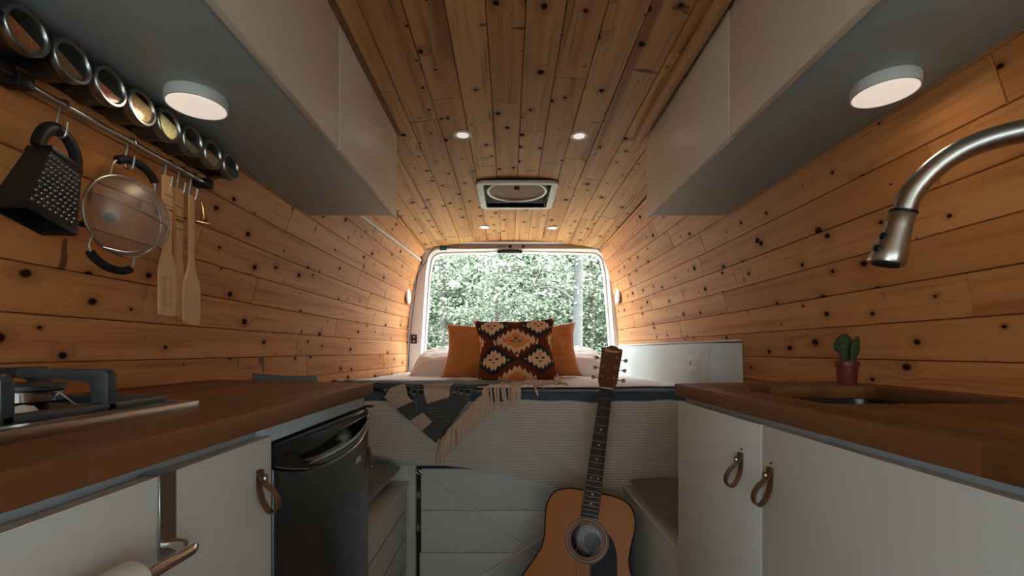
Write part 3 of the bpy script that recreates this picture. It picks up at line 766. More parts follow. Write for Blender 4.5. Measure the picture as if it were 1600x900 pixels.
# tap
tp = thing('kitchen_tap', (.862, .59, ct), 'brushed steel gooseneck pull-down tap arching over the right worktop', 'tap')
A = Vector((.622, .742, 1.165)); Bp = Vector((.866, .585, 0))
def lerp(k, z): return (A.x + (Bp.x - A.x) * k, A.y + (Bp.y - A.y) * k, z)
ctr = [lerp(.055, 1.222), lerp(.10, 1.256), lerp(.20, 1.290), lerp(.33, 1.311), lerp(.5, 1.319), lerp(.66, 1.312), lerp(.82, 1.288), lerp(.93, 1.248), lerp(1.0, 1.19)]
P = spline(ctr, 7) + [Vector(lerp(1.0, 1.05)), Vector(lerp(1.0, ct + .04))]
nk = MB(); tube(P, .0166, 20, nk); obj('neck', nk, M['steel'], tp, smooth=True)
hd = MB(); d_ = Vector(ctr[0]) - Vector(ctr[1]); d_.normalize(); d_ = (d_ + Vector((-.02, .0, -.45))).normalized()
hc = Vector(ctr[0])
lathe([(.0166, -.001), (.0182, .001), (.0186, .02), (.0200, .035), (.0240, .062), (.0262, .078), (.0250, .082), (.018, .083)], hc, d_, 28, hd)
ho = obj('spray_head', hd, M['steel'], tp, smooth=True, angle=50)
rg = MB(); lathe([(.0166, -.003), (.0190, -.003), (.0190, .0005), (.0166, .0005)], hc, d_, 28, rg, closed=True); obj('seam_ring', rg, M['black'], ho, smooth=True)
nz = MB(); lathe([(.001, .0825), (.018, .0825), (.019, .086), (.001, .088)], hc, d_, 24, nz); obj('nozzle', nz, M['black'], ho, smooth=True)
for q, rr_ in ((.040, .0225), (.060, .0265)):
    bt = MB(); c_ = hc + d_ * q + Vector((-1, -.12, .1)).normalized() * (rr_ - .003); lathe([(.0055, -.003), (.006, .003), (.004, .005), (.001, .0055)], c_, Vector((-1, -.12, .1)), 14, bt); obj('spray_button', bt, M['black'], ho, smooth=True)
bs = MB(); lathe([(.030, 0), (.030, .005), (.021, .010), (.021, .055), (.016, .06)], lerp(1.0, ct), 'z', 28, bs); obj('base', bs, M['steel'], tp, smooth=True)
lv = MB(); q = Vector(lerp(1.0, ct + .035)); tube([q, q + Vector((-.01, -.04, .004)), q + Vector((-.015, -.10, .03))], [.008, .006, .004], 12, lv); obj('lever', lv, M['steel'], tp, smooth=True)

# cactus
cp = Vector((.862, 1.160, ct))
ca = thing('potted_cactus', cp, 'small lobed cactus in a dark red pot at the back corner of the right worktop', 'plant')
pt = MB(); lathe([(.001, .0005), (.0195, 0), (.0205, .002), (.0235, .044), (.0262, .0445), (.0268, .0455), (.0268, .057), (.0245, .0575), (.0232, .052), (.001, .052)], cp, 'z', 28, pt)
obj('pot', pt, M['terracotta'], ca, smooth=True, angle=30)
so = MB(); lathe([(.001, .0545), (.015, .055), (.0228, .053), (.0228, .050)], cp, 'z', 20, so); obj('soil', so, M['soil'], ca, smooth=True)
def lobe(P, R, mb): 
    P = spline([cp + Vector(p) for p in P], 6); n = len(P); rad = []
    for i in range(n):
        t_ = i / (n - 1) * (len(R) - 1); k = min(int(t_), len(R) - 2); rad.append(R[k] + (R[k + 1] - R[k]) * (t_ - k))
    seg = 24; b0 = len(mb.v); tube(P, rad, seg, mb)
    for i in range(b0, len(mb.v)):
        k = (i - b0) % seg; s_ = 1 - .07 * (k % 2); c_ = P[min((i - b0) // seg, n - 1)]; q = Vector(mb.v[i]); mb.v[i] = tuple(c_ + (q - c_) * s_)
for P, R in (([(-.013, -.004, .052), (-.014, -.004, .075), (-.013, -.005, .092), (-.012, -.006, .108)], (.0055, .0062, .0105, .0115, .010, .003)),
             ([(0, .006, .052), (.001, .008, .085), (0, .010, .108), (.000, .010, .126)], (.007, .008, .012, .0165, .015, .005)),
             ([(.015, 0, .052), (.017, 0, .075), (.020, -.002, .095), (.026, -.002, .121)], (.0065, .007, .011, .0105, .0075, .002)),
             ([(.003, -.008, .052), (.006, -.010, .072), (.008, -.011, .092), (.011, -.011, .113)], (.0045, .005, .007, .0085, .007, .002)),
             ([(-.016, .006, .082), (-.022, .006, .094), (-.024, .006, .106)], (.004, .007, .007, .002)),
             ([(-.008, .010, .095), (-.012, .010, .110), (-.012, .010, .119)], (.006, .009, .008, .002))):
    m_ = MB(); lobe(P, R, m_); obj('stem', m_, M['cactus'], ca, smooth=True)
tag_ = MB(); 
for dx, dy in ((-.006, -.016), (.004, -.018), (.001, -.014)):
    lathe([(.001, 0), (.003, .0015), (.001, .003)], cp + Vector((dx, dy, .0545)), 'z', 8, tag_)
obj('pebble', tag_, M['porcelain'], ca, smooth=True)

# ------------------------------------------------------------------ benches, bed platform
BF = 1.93     # front face of the bed platform
bl = thing('storage_bench', (-.62, 1.58, 0), 'white storage bench on the left, between the fridge and the bed', 'bench')
b = MB(); box(-.85, -.432, 1.245, BF - .002, 0, .432, b); obj('body', b, M['white'], bl, bevel=.002)
b = MB(); box(-.85, -.424, 1.24, BF - .002, .432, .450, b); obj('lid', b, M['white'], bl, bevel=.003)
for zz in (.335, .22, .10):
    obj('board_groove', box(-.4325, -.4312, 1.26, BF - .03, zz, zz + .003), M['slot'], bl)
for (yy, zz) in ((1.86, .30), (1.86, .19), (1.40, .30)):
    s_ = MB(); lathe([(.0035, 0), (.003, .001), (.001, .0014)], (-.432, yy, zz), (1, 0, 0), 10, s_); obj('screw', s_, M['steel'], bl)
br_ = thing('storage_bench', (.68, 1.52, 0), 'white storage bench on the right, between guitar and right base cabinet', 'bench')
b = MB(); box(.468, .90, 1.185, BF - .002, 0, .437, b); obj('body', b, M['white'], br_, bevel=.002)
b = MB(); box(.460, .90, 1.18, BF - .002, .437, .455, b); obj('lid', b, M['white'], br_, bevel=.005, seg=3)
def pillow(w, d, t_, seed=0, n=40, pinch=.07, wr=.006, sag=0):
    """cushion lying in the xy plane, centred, puffed along z"""
    m_ = MB(); rnd = random.Random(seed); ph = rnd.uniform(0, 50)
    def pt(u, v, sg):
        a, b_ = 2 * u - 1, 2 * v - 1
        x = w / 2 * a * (1 - pinch * (1 - b_ * b_) * a * a); y = d / 2 * b_ * (1 - pinch * (1 - a * a) * b_ * b_)
        th = max(0, (1 - a ** 4) * (1 - b_ ** 4)) ** .55
        nz = mnoise.noise(Vector((a * 2.2 + ph, b_ * 2.2, sg * 3))) * wr * 2 + mnoise.noise(Vector((a * 6 + ph, b_ * 6, sg * 3 + 9))) * wr
        z = sg * (t_ / 2 * th) + nz * min(1, th * 1.5)
        crn = abs(a * b_) ** 3
        z += -sag * crn
        return (x, y, z)
    idx = {}
    v = []; uv = []
    for sg in (1, -1):
        for j in range(n + 1):
            for i in range(n + 1):
                edge = i in (0, n) or j in (0, n)
                if sg == -1 and edge: idx[sg, i, j] = idx[1, i, j]; continue
                idx[sg, i, j] = len(v); v.append(pt(i / n, j / n, sg)); uv.append((i / n, j / n))
    f = []
    for j in range(n):
        for i in range(n):
            q = [idx[1, i, j], idx[1, i + 1, j], idx[1, i + 1, j + 1], idx[1, i, j + 1]]; f.append(tuple(q))
            q = [idx[-1, i, j], idx[-1, i, j + 1], idx[-1, i + 1, j + 1], idx[-1, i + 1, j]]; f.append(tuple(q))
    m_.add(v, f, uvs=uv); return m_
def place(o, loc, rot): o.location = loc; o.rotation_euler = tuple(math.radians(a) for a in rot); return o
p = obj('seat_pad', pillow(.40, .62, .055, 3, pinch=.0, wr=.003), M['fleece'], smooth=True, local=True, angle=80)
tag(place(p, (.678, 1.50, .455 + .030), (0, 0, 0)), 'brown fleecy seat pad on the right storage bench', 'seat pad')
p = obj('bench_cushion', pillow(.36, .50, .11, 5, pinch=.05, wr=.005), M['grey'], smooth=True, local=True, angle=80)
tag(place(p, (-.635, 1.665, .450 + .056), (0, 0, 0)), 'flat grey felt cushion lying on the left storage bench behind the fridge', 'cushion')
p = obj('backrest_cushion', pillow(.46, .44, .10, 8, pinch=.02, wr=.004), M['throw_back'], smooth=True, local=True, angle=80)
tag(place(p, (-.790, 1.62, .450 + .245), (90, 4, 90)), 'slate grey cushion standing against the left wall, its top just showing behind the left worktop', 'cushion')
# (rotated: stands on its long edge along the wall)
bp_ = thing('bed_platform', (.03, BF, 0), 'white painted bed platform with a removable board front, under the bedspread', 'bed')
b = MB(); prism([(wallx(-1, y, -.4, -.008), y) for y in (BF + .03, 2.4, 2.8, 3.2)] + [(wallx(1, y, -.4, -.008), y) for y in (3.2, 2.8, 2.4, BF + .03)], 'z', 0, .66, b)
box(-.835, .885, BF, BF + .03, .512, .685, b); box(-.835, -.395, BF, BF + .03, 0, .512, b); box(.46, .885, BF, BF + .03, 0, .512, b)
obj('body', b, M['white'], bp_, bevel=.002)
obj('stile', box(-.424, -.395, BF - .008, BF, 0, .515), M['white'], bp_, bevel=.002)
obj('gap_shade', box(-.395, .46, BF + .022, BF + .0299, 0.0, .512), M['slot'], bp_)  # black sheet stands in for the shade inside the gap behind the boards
for i, (a, c) in enumerate(((.323, .500), (.145, .321), (.01, .143))):
    bx = -.372 if i < 2 else -.378
    bo = obj('board', box(bx, .455, BF - .002, BF + .018, a, c), M['white'], bp_, bevel=.0022)
    if i == 0:
        s_ = MB(); lathe([(.003, 0), (.0025, .001), (.001, .0012)], (.072, BF - .002, .33), (0, -1, 0), 10, s_); obj('screw', s_, M['steel'], bo)
for zz in (.385, .245):
    h_ = MB(); box(-.391, -.379, BF + .006, BF + .02, zz - .014, zz + .014, h_); obj('hinge', h_, M['steel'], bp_)
# crossed cords and clip
cd_ = MB(); tube([(-.378, BF - .010, .492), (.10, BF - .011, .155), (.34, BF - .010, -.0 + .01)], .0045, 8, cd_)
tag(obj('elastic_cord', cd_, M['rope'], smooth=True), 'pale cord running down to the right from the clip across the white boards', 'cord')
cd_ = MB(); tube([(.42, BF - .017, .40), (.16, BF - .018, .225), (-.18, BF - .017, .01)], .0045, 8, cd_)
tag(obj('elastic_cord', cd_, M['rope'], smooth=True), 'pale cord running up to the right towards the guitar, crossing over the other cord', 'cord')
kb = MB(); c0 = Vector((-.392, BF - .013, .498)); d0 = Vector((.030, 0, -.022)).normalized(); nn = Vector((d0.z, 0, -d0.x))
tube([c0 + d0 * a + nn * b_ for a, b_ in ((0, .005), (0, -.005), (.012, -.0075), (.03, -.006), (.034, 0), (.03, .006), (.012, .0075))], .0015, 8, kb, closed=True)
tag(obj('spring_clip', kb, M['chrome'], smooth=True), 'small metal spring clip at the upper left corner of the board front', 'clip')

# ------------------------------------------------------------------ mattress, sheet, bedspread
MT = 1 - .168
def bx_l(y): return wallx(-1, y, -.17, -.012)
def bx_r(y): return wallx(1, y, -.17, -.012)
mm = MB(); MF = BF - .055
poly = [(bx_l(MF), MF)] + [(bx_l(y), y) for y in (2.3, 2.7, 3.0, 3.30)] + [(bx_r(y), y) for y in (3.30, 3.0, 2.7, 2.3)] + [(bx_r(MF), MF)]
prism(poly, 'z', .688, MT, mm); mt = obj('mattress', mm, M['blue'], bevel=.012, seg=4)
tag(mt, 'slate blue mattress cover edge between white sheet and cream bedspread', 'mattress')
def sheet_pt(u, v):
    y0 = 2.02 + .03 * math.sin(u * 9) + .02 * math.sin(u * 23 + 1); y = y0 + (3.295 - y0) * v
    x = bx_l(y) + .004 + (bx_r(y) - bx_l(y) - .008) * u
    z = MT + .0065 + .004 * mnoise.noise(Vector((x * 5, y * 5, 0))) + .003 * mnoise.noise(Vector((x * 14, y * 9, 4)))
    return (x, y, z)
sh = grid(sheet_pt, 90, 60, thick=-.004)
tag(obj('bed_sheet', sh, M['linen'], smooth=True, angle=80), 'white sheet spread over the top of the bed under the pillows', 'sheet')
def spread_bottom(x):
    k = [(-.85, .585), (-.55, .575), (-.38, .545), (-.10, .510), (.08, .475), (.25, .43), (.36, .395), (.47, .375), (.60, .42), (.90, .47)]
    for (a, b_), (c, d_) in zip(k, k[1:]):
        if x <= c: t_ = (x - a) / (c - a); t_ = t_ * t_ * (3 - 2 * t_) * .5 + t_ * .5; return b_ + (d_ - b_) * t_
    return k[-1][1]
def spread_pt(u, v):
    x = -.835 + 1.725 * u; zt = .793 + .004 * math.sin(x * 13) + .003 * math.sin(x * 31); zb_ = spread_bottom(x)
    z = zt + (zb_ - zt) * v
    fold = v ** 1.2 * (.016 * math.sin(x * 7.5 + 1.2 + v * 1.5) + .008 * math.sin(x * 17 + v * 4) + .008 * mnoise.noise(Vector((x * 4, z * 4, 2))))
    # diagonal pull towards the sagging corner on the right
    for (xa, za, xb, zb2, amp) in ((-.02, .78, -.10, .60, .010), (.10, .62, .42, .42, .008), (.62, .74, .38, .47, .012), (.30, .72, .12, .47, .006)):
        dx, dz = xb - xa, zb2 - za; L = math.hypot(dx, dz); tt = ((x - xa) * dx + (z - za) * dz) / L / L; ds = abs((x - xa) * dz - (z - za) * dx) / L
        fold -= amp * math.exp(-(ds / .022) ** 2) * max(0, 1 - abs(tt - .5) * 1.7)
    top = .012 * math.exp(-v * 18) 
    y = BF - .062 + top + fold - .012 * v
    return (x, min(y, BF - .030), z)
sp = grid(spread_pt, 260, 70, thick=.004, uvf=lambda u, v: (1.725 * u, .8 - v * (.8 - spread_bottom(-.835 + 1.725 * u))))
tag(obj('bedspread', sp, M['spread'], smooth=True, angle=80), 'cream ribbed bedspread hanging down the front of the bed', 'bedspread')

# ------------------------------------------------------------------ pillows on the bed
TZ = MT + .014
p = obj('bed_pillow', pillow(.62, .42, .17, 21, pinch=.05, wr=.008, sag=.03), M['pillow_w'], smooth=True, local=True, angle=80)
tag(place(p, (-.315, 3.02, TZ + .075), (14, 0, 2)), 'white bed pillow behind the left orange cushion', 'pillow')
p = obj('bed_pillow', pillow(.62, .42, .17, 25, pinch=.05, wr=.008, sag=.03), M['pillow_w'], smooth=True, local=True, angle=80)
tag(place(p, (.325, 3.02, TZ + .075), (14, 0, -2)), 'white bed pillow behind the right orange cushion', 'pillow')
p = obj('throw_cushion', pillow(.42, .39, .14, 31, pinch=.14, wr=.008), M['orange'], smooth=True, local=True, angle=80)
tag(place(p, (-.185, 2.76, TZ + .150), (58, 3, 3)), 'burnt orange cushion on the left of the patterned one', 'cushion')
p = obj('throw_cushion', pillow(.42, .39, .14, 33, pinch=.14, wr=.008), M['orange'], smooth=True, local=True, angle=80)
tag(place(p, (.215, 2.76, TZ + .150), (58, -5, -4)), 'burnt orange cushion on the right of the patterned one', 'cushion')
p = obj('throw_cushion', pillow(.38, .36, .12, 37, pinch=.09, wr=.006), mat('mustard_velvet', (.50, .25, .07), .85, sheen=.3), smooth=True, local=True, angle=80)
tag(place(p, (-.125, 2.925, TZ + .170), (66, -6, 0)), 'ochre cushion almost hidden behind the others, one corner showing above the patterned one', 'cushion')
# patterned cushion: the woven pattern is stored per vertex on a fine mesh
def kilim(u, v):
    x, y = u - .5, v - .5
    rust, navy, tan, org, dk = (.15, .032, .014), (.022, .026, .032), (.80, .54, .33), (.80, .28, .07), (.05, .025, .02)
    def dia(cx, cy, w, h, teeth, depth):
        dx, dy = (x - cx), (y - cy); s_ = abs(dx) / w + abs(dy) / h
        k = (dx * teeth) % 1.0; saw = abs(k - .5) * 2
        return s_ + (saw - .5) * depth
    c = rust
    for (cx, cy) in ((-.275, -.215), (.275, -.215), (-.285, .315), (.285, .315)):
        d_ = dia(cx, cy, .20, .17, 19, .30)
        if abs(x - cx) / .26 + abs(y - cy) / .225 < 1: c = navy
        if d_ < .88: c = tan
        if d_ < .80 and (abs(abs(x - cx) - .04) / .03 + abs(y - cy - .01) / .018 < 1): c = navy
        if abs(x - cx) / .025 + abs(y - cy + .035) / .014 < 1: c = (.25, .03, .02)
        if abs(x - cx) / .025 + abs(y - cy - .06) / .025 < 1: c = org
    if dia(0, .06, .285, .21, 17, .30) < .92: c = tan
    if dia(0, .06, .285, .21, 17, .14) < .60: c = org
    if dia(0, .06, .26, .17, 30, .05) < .36: c = (.75, .38, .16)
    if abs(x) / .08 + abs(y - .06) / .028 < 1: c = dk
    if abs(x) / .045 + abs(y - .06) / .014 < 1: c = tan
    if abs(x) / .03 + abs(y - .105) / .016 < 1: c = rust
    if dia(0, -.50, .26, .20, 17, .30) < .9: c = tan
    if dia(0, -.50, .26, .20, 17, .12) < .5: c = org
    for cx in (-.5, .5):
        if dia(cx, .09, .12, .17, 22, .35) < .85: c = tan
        if dia(cx, .09, .12, .17, 22, .1) < .4: c = org
        if dia(cx, -.50, .14, .15, 22, .3) < .85: c = tan
        if dia(cx, .52, .11, .11, 22, .3) < .8: c = tan
    for (cx, cy, sg) in ((0, -.16, 1), (0, .43, 1), (-.24, .02, -1), (.24, .02, 1)):
        if 0 < (x - cx) * sg + .02 < .045 and abs(y - cy) < ((x - cx) * sg + .02) * .6: c = tan
    return c
m_ = pillow(.475, .42, .15, 41, n=200, pinch=.16, wr=.007)
m_.c = [(*kilim(u, v), 1) for (u, v) in m_.uv]
t = NT('kilim_weave'); vc = t.n('ShaderNodeVertexColor', layer_name='tone'); t.l(vc.outputs[0], t.b.inputs['Base Color']); t.b.inputs['Roughness'].default_value = .9
t.b.inputs['Specular IOR Level'].default_value = .15; t.bump(t.noise(t.objc(), 500, 2), .4, .001)
p = obj('kilim_cushion', m_, t.m, smooth=True, local=True, angle=80)
tag(place(p, (.040, 2.545, TZ + .152), (62, -2, 1)), 'patterned cushion with serrated rust, navy and cream diamonds at the centre of the bed', 'cushion')

# ------------------------------------------------------------------ throw blanket
th = thing('throw_blanket', (-.3, 2.0, MT), 'navy and cream herringbone throw with cream fringe hanging over the front left of the bed', 'blanket')
YH = BF - .082
def fold_pt(x, s_, lift=0):
    """s_: distance forward over the bed; positive on top, negative hanging in front"""
    e_ = MF - .004
    if s_ >= .012: return (x, e_ + s_, MT + .010 + lift)
    if s_ >= -.012:
        a = (.012 - s_) / .024 * PI / 2; return (x, e_ + .012 - (.012 + .018 + lift) * math.sin(a), MT + .010 + lift - .02 + .02 * math.cos(a))
    return (x, e_ - .020 - lift - .022 * min(1, (-.012 - s_) / .06), MT - .010 + s_ + .012)
def quad_sheet(c00, c10, c11, c01, nu, nv, lift, uo=(0, 0), wob=.003, thick=.004, seed=0, mask=None):
    """bilinear patch in (x, s) space mapped over the bed edge; uv in metres"""
    def uvf(u, v):
        x = (1 - v) * ((1 - u) * c00[0] + u * c10[0]) + v * ((1 - u) * c01[0] + u * c11[0])
        s_ = (1 - v) * ((1 - u) * c00[1] + u * c10[1]) + v * ((1 - u) * c01[1] + u * c11[1])
        return x, s_
    def fn(u, v):
        x, s_ = uvf(u, v); q = mnoise.noise(Vector((x * 9 + seed, s_ * 9, seed))) * wob
        return fold_pt(x, s_, lift + abs(q))
    r = math.radians(42)
    def uvr(u, v):
        x, s_ = uvf(u, v); return (x * math.cos(r) - s_ * math.sin(r) + uo[0], x * math.sin(r) + s_ * math.cos(r) + uo[1])
    g_ = grid(fn, nu, nv, thick=thick, uvf=uvr)
    if mask: c_ = [(mask(i / nu, j / nv), 0, 0, 1) for j in range(nv + 1) for i in range(nu + 1)]; g_.c = c_ + c_
    return g_
# slate underside lying over the bed top
tl = quad_sheet((-.80, .02), (-.16, .10), (.10, .42), (-.80, .44), 60, 30, .007, wob=.010, seed=3)
obj('top_layer', tl, M['throw_back'], th, smooth=True, angle=80)['label'] = 'slate blue underside of the throw'
# hanging corner: main panel and the folded strip along its left edge
hg = quad_sheet((-.44, .05), (-.10, .05), (-.258, -.170), (-.275, -.186), 90, 70, .013, uo=(.03, .05), wob=.006, seed=5, mask=lambda u, v: 1.0 if (.22 < u < .62 and v < .42 - .25 * (u - .22)) else 0.0)
obj('hanging_corner', hg, M['throw'], th, smooth=True, angle=80)
hg2 = quad_sheet((-.56, .03), (-.47, .05), (-.262, -.160), (-.290, -.200), 30, 90, .020, uo=(.075, .02), wob=.005, seed=9, mask=lambda u, v: 1.0 if (.20 < v < .42 or (.62 < v < .80)) and u > (.0 if v > .5 else -.1) else 0.0)
obj('folded_strip', hg2, M['throw'], th, smooth=True, angle=80)
ro = MB(); P = spline([(-.80, 2.06, MT + .024), (-.70, 1.99, MT + .026), (-.60, 1.94, MT + .020), (-.50, 1.90, MT + .014)], 8)
tube(P, [.010 + .004 * math.sin(i) for i in range(len(P))], 10, ro, flat=.6); obj('rolled_edge', ro, M['throw_back'], th, smooth=True)
fm = MB(); rnd = random.Random(4)
edge = [(-.275, -.204), (-.240, -.150), (-.195, -.100), (-.150, -.050), (-.10, -.005), (.0, .035), (.06, .05), (.11, .055), (.15, .05), (.17, .045)]
nE = 92
for i in range(nE):
    t_ = i / (nE - 1) * (len(edge) - 1); k = min(int(t_), len(edge) - 2); a = t_ - k
    x = edge[k][0] + (edge[k + 1][0] - edge[k][0]) * a; s_ = edge[k][1] + (edge[k + 1][1] - edge[k][1]) * a
    hang = s_ < .03; L = rnd.uniform(.075, .10) if t_ < 6 else rnd.uniform(.05, .08)
    pts = []
    dirx = (-.10 + .5 * min(1, t_ / 5)) + rnd.uniform(-.18, .18)
    for j in range(7):
        q = j / 6
        if t_ < 5.6: xx = x + L * q * (dirx * (1 - q * .6)); ss = s_ - L * q * (1 if s_ < 0 else .9)
        else: xx = x + L * q * .9; ss = s_ - L * q * (.55 + rnd.uniform(-.1, .1))
        w_ = .003 * math.sin(q * 5 + i)
        pts.append(Vector(fold_pt(xx + w_, ss, .016 + .010 * math.sin(q * PI * .9) + rnd.uniform(0, .006))))
    tube(pts, [.0042] * 6 + [.005], 6, fm)
obj('fringe', fm, M['fringe'], th, smooth=True)['label'] = 'cream knotted fringe'

# ------------------------------------------------------------------ outlet cabinet along the right wall
oc = thing('side_box', (.82, 2.4, .45), 'slim white boxed-in cover along the right wall with a power outlet', 'box')
b = MB(); top = 1.031
ysb = [1.785, 2.1, 2.4, 2.7, 3.0, 3.28]
v = []
for y in ysb:
    xi = .790; xw = max(xi + .004, wallx(1, y, 0, -.004)); xw2 = max(xi + .004, wallx(1, y, -.15, -.004))
    v += [(xi, y, MT + .003), (xi, y, top), (xw, y, top), (xw2, y, MT + .003)]
n = len(ysb); f = [(i * 4 + k, i * 4 + (k + 1) % 4, (i + 1) * 4 + (k + 1) % 4, (i + 1) * 4 + k) for i in range(n - 1) for k in range(4)] + [(3, 2, 1, 0), tuple((n - 1) * 4 + k for k in range(4))]
b.add(v, f); box(.790, wallx(1, 1.8, -.15, -.004), 1.785, MF - .004, .457, MT + .003, b)
obj('body', b, M['white'], oc, bevel=.0012)
lid = MB(); v = []
for y in ysb:
    xw = max(.80, wallx(1, y, .04, -.002))
    v += [(.784, y - .004, top + .0015), (.784, y - .004, top + .0075), (xw, y - .004, top + .0135), (xw, y - .004, top + .0075)]
lid.add(v, f); obj('lid', lid, M['frame_white'], oc, bevel=.001)
pl_ = obj('outlet_plate', box(.7895, .7845, 1.872, 1.992, .913, .983), M['plate'], oc, bevel=.002)
for k, yy in enumerate((1.888, 1.897, 1.906)):
    pass
for yy in (1.955, 1.965, 1.975): obj('usb_slot', box(.7842, .7850, yy - .0018, yy + .0018, .938, .958), M['slot'], pl_)
for yy in (1.893, 1.925):
    for dz, dy in ((.012, -.005), (.012, .005), (-.008, 0)):
        obj('socket_hole', box(.7842, .7850, yy + dy - .0013, yy + dy + .0013, .948 + dz - .003, .948 + dz + .003), M['slot'], pl_)
for yy in (1.878, 1.986):
    s_ = MB(); lathe([(.002, 0), (.0018, .0006), (.0005, .0008)], (.7845, yy, .948), (-1, 0, 0), 8, s_); obj('screw', s_, M['steel'], pl_)

# ------------------------------------------------------------------ utensil rail, hooks
RX, RZ = -.735, 1.406
rl = thing('utensil_rail', (RX, .9, RZ), 'thin steel utensil rail on black brackets along the left wall', 'rail')
r_ = MB(); tube([(RX, .695, RZ), (RX, 1.10, RZ)], .0055, 14, r_); obj('rod', r_, M['steel'], rl, smooth=True)
def bracket(y):
    b_ = MB(); box(RX - .010, RX + .011, y - .011, y + .011, RZ - .011, RZ + .011, b_); box(wallx(-1, y, .406, -.0005), RX - .010, y - .010, y + .010, RZ - .009, RZ + .012, b_)
    return b_
obj('bracket', bracket(.685), M['black'], rl, bevel=.002); obj('bracket', bracket(1.106), M['black'], rl, bevel=.002)
b_ = MB(); box(RX - .014, RX + .006, .585, .675, RZ - .004, RZ + .03, b_); obj('end_bracket', b_, M['black'], rl, bevel=.003)
def s_hook(y, label, name='s_hook', L=.052):
    P = [(RX + .0085, y, RZ - .004)] + [(RX + .0078 * math.cos(a), y, RZ + .0078 * math.sin(a)) for a in np.linspace(0, PI, 9)]
    P += [(RX - .0085, y, RZ - .012), (RX - .012, y - .001, RZ - L + .012)]
    P += [(RX - .004 + .0085 * math.cos(a), y, RZ - L + .008 + .010 * math.sin(a)) for a in np.linspace(PI, 2 * PI, 9)]
    P += [(RX + .007, y, RZ - L + .024)]
    m_ = MB(); tube(P, .0019, 8, m_); return tag(obj(name, m_, M['steel'], smooth=True), label, 'hook', 'hooks on the utensil rail')
s_hook(.752, 'steel hook holding the black box grater'); s_hook(.886, 'steel hook holding the strainer by its upper handle')
s_hook(.986, 'steel hook holding the slotted wooden spatula'); s_hook(1.025, 'steel hook holding the carved wooden spoon in the middle')
s_hook(1.064, 'steel hook nearest the end bracket, holding the wooden turner and small brass clip')

# ------------------------------------------------------------------ spice jars on their strip
spb = MB(); box(-.752, -.741, .56, 1.16, 1.435, 1.462, spb)
v = []
tag(obj('magnet_strip', spb, M['black'], bevel=.001), 'narrow black strip on the left wall behind the row of spice jars', 'strip')
spices = [('with dark spice, nearest the camera, mostly out of view', (0.150, 0.075, 0.028), .4), ('with orange spice, largest in view at upper left', (0.540, 0.180, 0.035), .52),
          ('with olive brown spice, next to the orange one', (0.330, 0.180, 0.063), .45), ('with coarse red chilli flakes', (0.510, 0.105, 0.028), .42),
          ('nearly full of sandy powder', (0.900, 0.555, 0.266), .80), ('full of pale rolled flakes', (0.900, 0.750, 0.392), .74), ('with grey green dried herbs, sixth in view', (0.210, 0.180, 0.098), .42),
          ('with light brown powder, second from the far end', (0.540, 0.315, 0.168), .55), ('with dark seeds, last at the far end of the row', (0.150, 0.105, 0.070), .45)]
JX, JR = -.680, .0322
for i, (lb, c, fill) in enumerate(spices):
    y = .577 + .0675 * i; z = 1.4525
    j = thing('spice_jar', (-.71, y, z - JR), 'round glass-faced spice tin ' + lb, 'jar', 'spice jars under the left wall cabinet')
    b_ = MB(); lathe([(.027, 0), (.0285, .002), (.0295, .045), (.0295, .052), (.0265, .052), (.0265, .004), (.001, .004)], (-.741, y, z), (1, 0, 0), 36, b_); obj('tin', b_, M['tin'], j, smooth=True, angle=50)
    r_ = MB(); lathe([(.0305, .044), (.0322, .046), (.0322, .059), (.0305, .0615), (.0270, .0615), (.0245, .0585), (.0245, .0565), (.0300, .0565)], (-.741, y, z), (1, 0, 0), 40, r_, closed=True)
    obj('lid_ring', r_, M['ringm'], j, smooth=True, angle=50)
    g_ = MB(); lathe([(.0248, .0568), (.0248, .0582), (.001, .0588)], (-.741, y, z), (1, 0, 0), 36, g_); obj('window', g_, M['glass'], j, smooth=True)
    sm_ = mat('spice_fill', c, .95, var=.35, scale=220 if i not in (3, 5) else 130, bump=1, bscale=300 if i not in (3, 5) else 140, bdist=.006)
    # contents: disc segment up to the fill level, surface tilted
    lv = -.0262 + .0524 * fill; n = 28; pts = []
    for k in range(n + 1):
        a0 = math.asin(max(-1, min(1, lv / .0262)))
        a = PI - a0 + (2 * a0 + PI) * k / n
        pts.append((y + .0262 * math.cos(a) , z + .0262 * math.sin(a)))
    ti = math.radians(24 if i < 3 else 12); pts = [(y + (a - y) * math.cos(ti) + (b2 - z) * math.sin(ti), z - (a - y) * math.sin(ti) + (b2 - z) * math.cos(ti)) for a, b2 in pts]
    c_ = MB(); prism(pts, 'x', -.736, -.6855, c_); obj('contents', c_, sm_, j)

# ------------------------------------------------------------------ grater
gt = thing('box_grater', (-.757, .742, 1.19), 'black box grater hanging at the left end of the utensil rail', 'grater')
zb, zt = 1.197, 1.298
bt = [(-.785, .700, zb), (-.728, .700, zb), (-.731, .783, zb), (-.787, .783, zb)]; tp_ = [(-.776, .716, zt), (-.736, .716, zt), (-.738, .772, zt), (-.776, .772, zt)]
def inset(q, k): c_ = sum((Vector(p) for p in q), Vector()) / 4; return [tuple(c_ + (Vector(p) - c_) * k) for p in q]
g = MB(); v = bt + tp_ + inset(bt, .95) + inset(tp_, .94); f = []
for i in range(4): j_ = (i + 1) % 4; f += [(i, j_, 4 + j_, 4 + i), (8 + i, 12 + i, 12 + j_, 8 + j_), (i, 8 + i, 8 + j_, j_), (4 + i, 4 + j_, 12 + j_, 12 + i)]
g.add(v, f); obj('blade_body', g, mat('grater_black', (.014, .017, .019), .4, .3), gt)
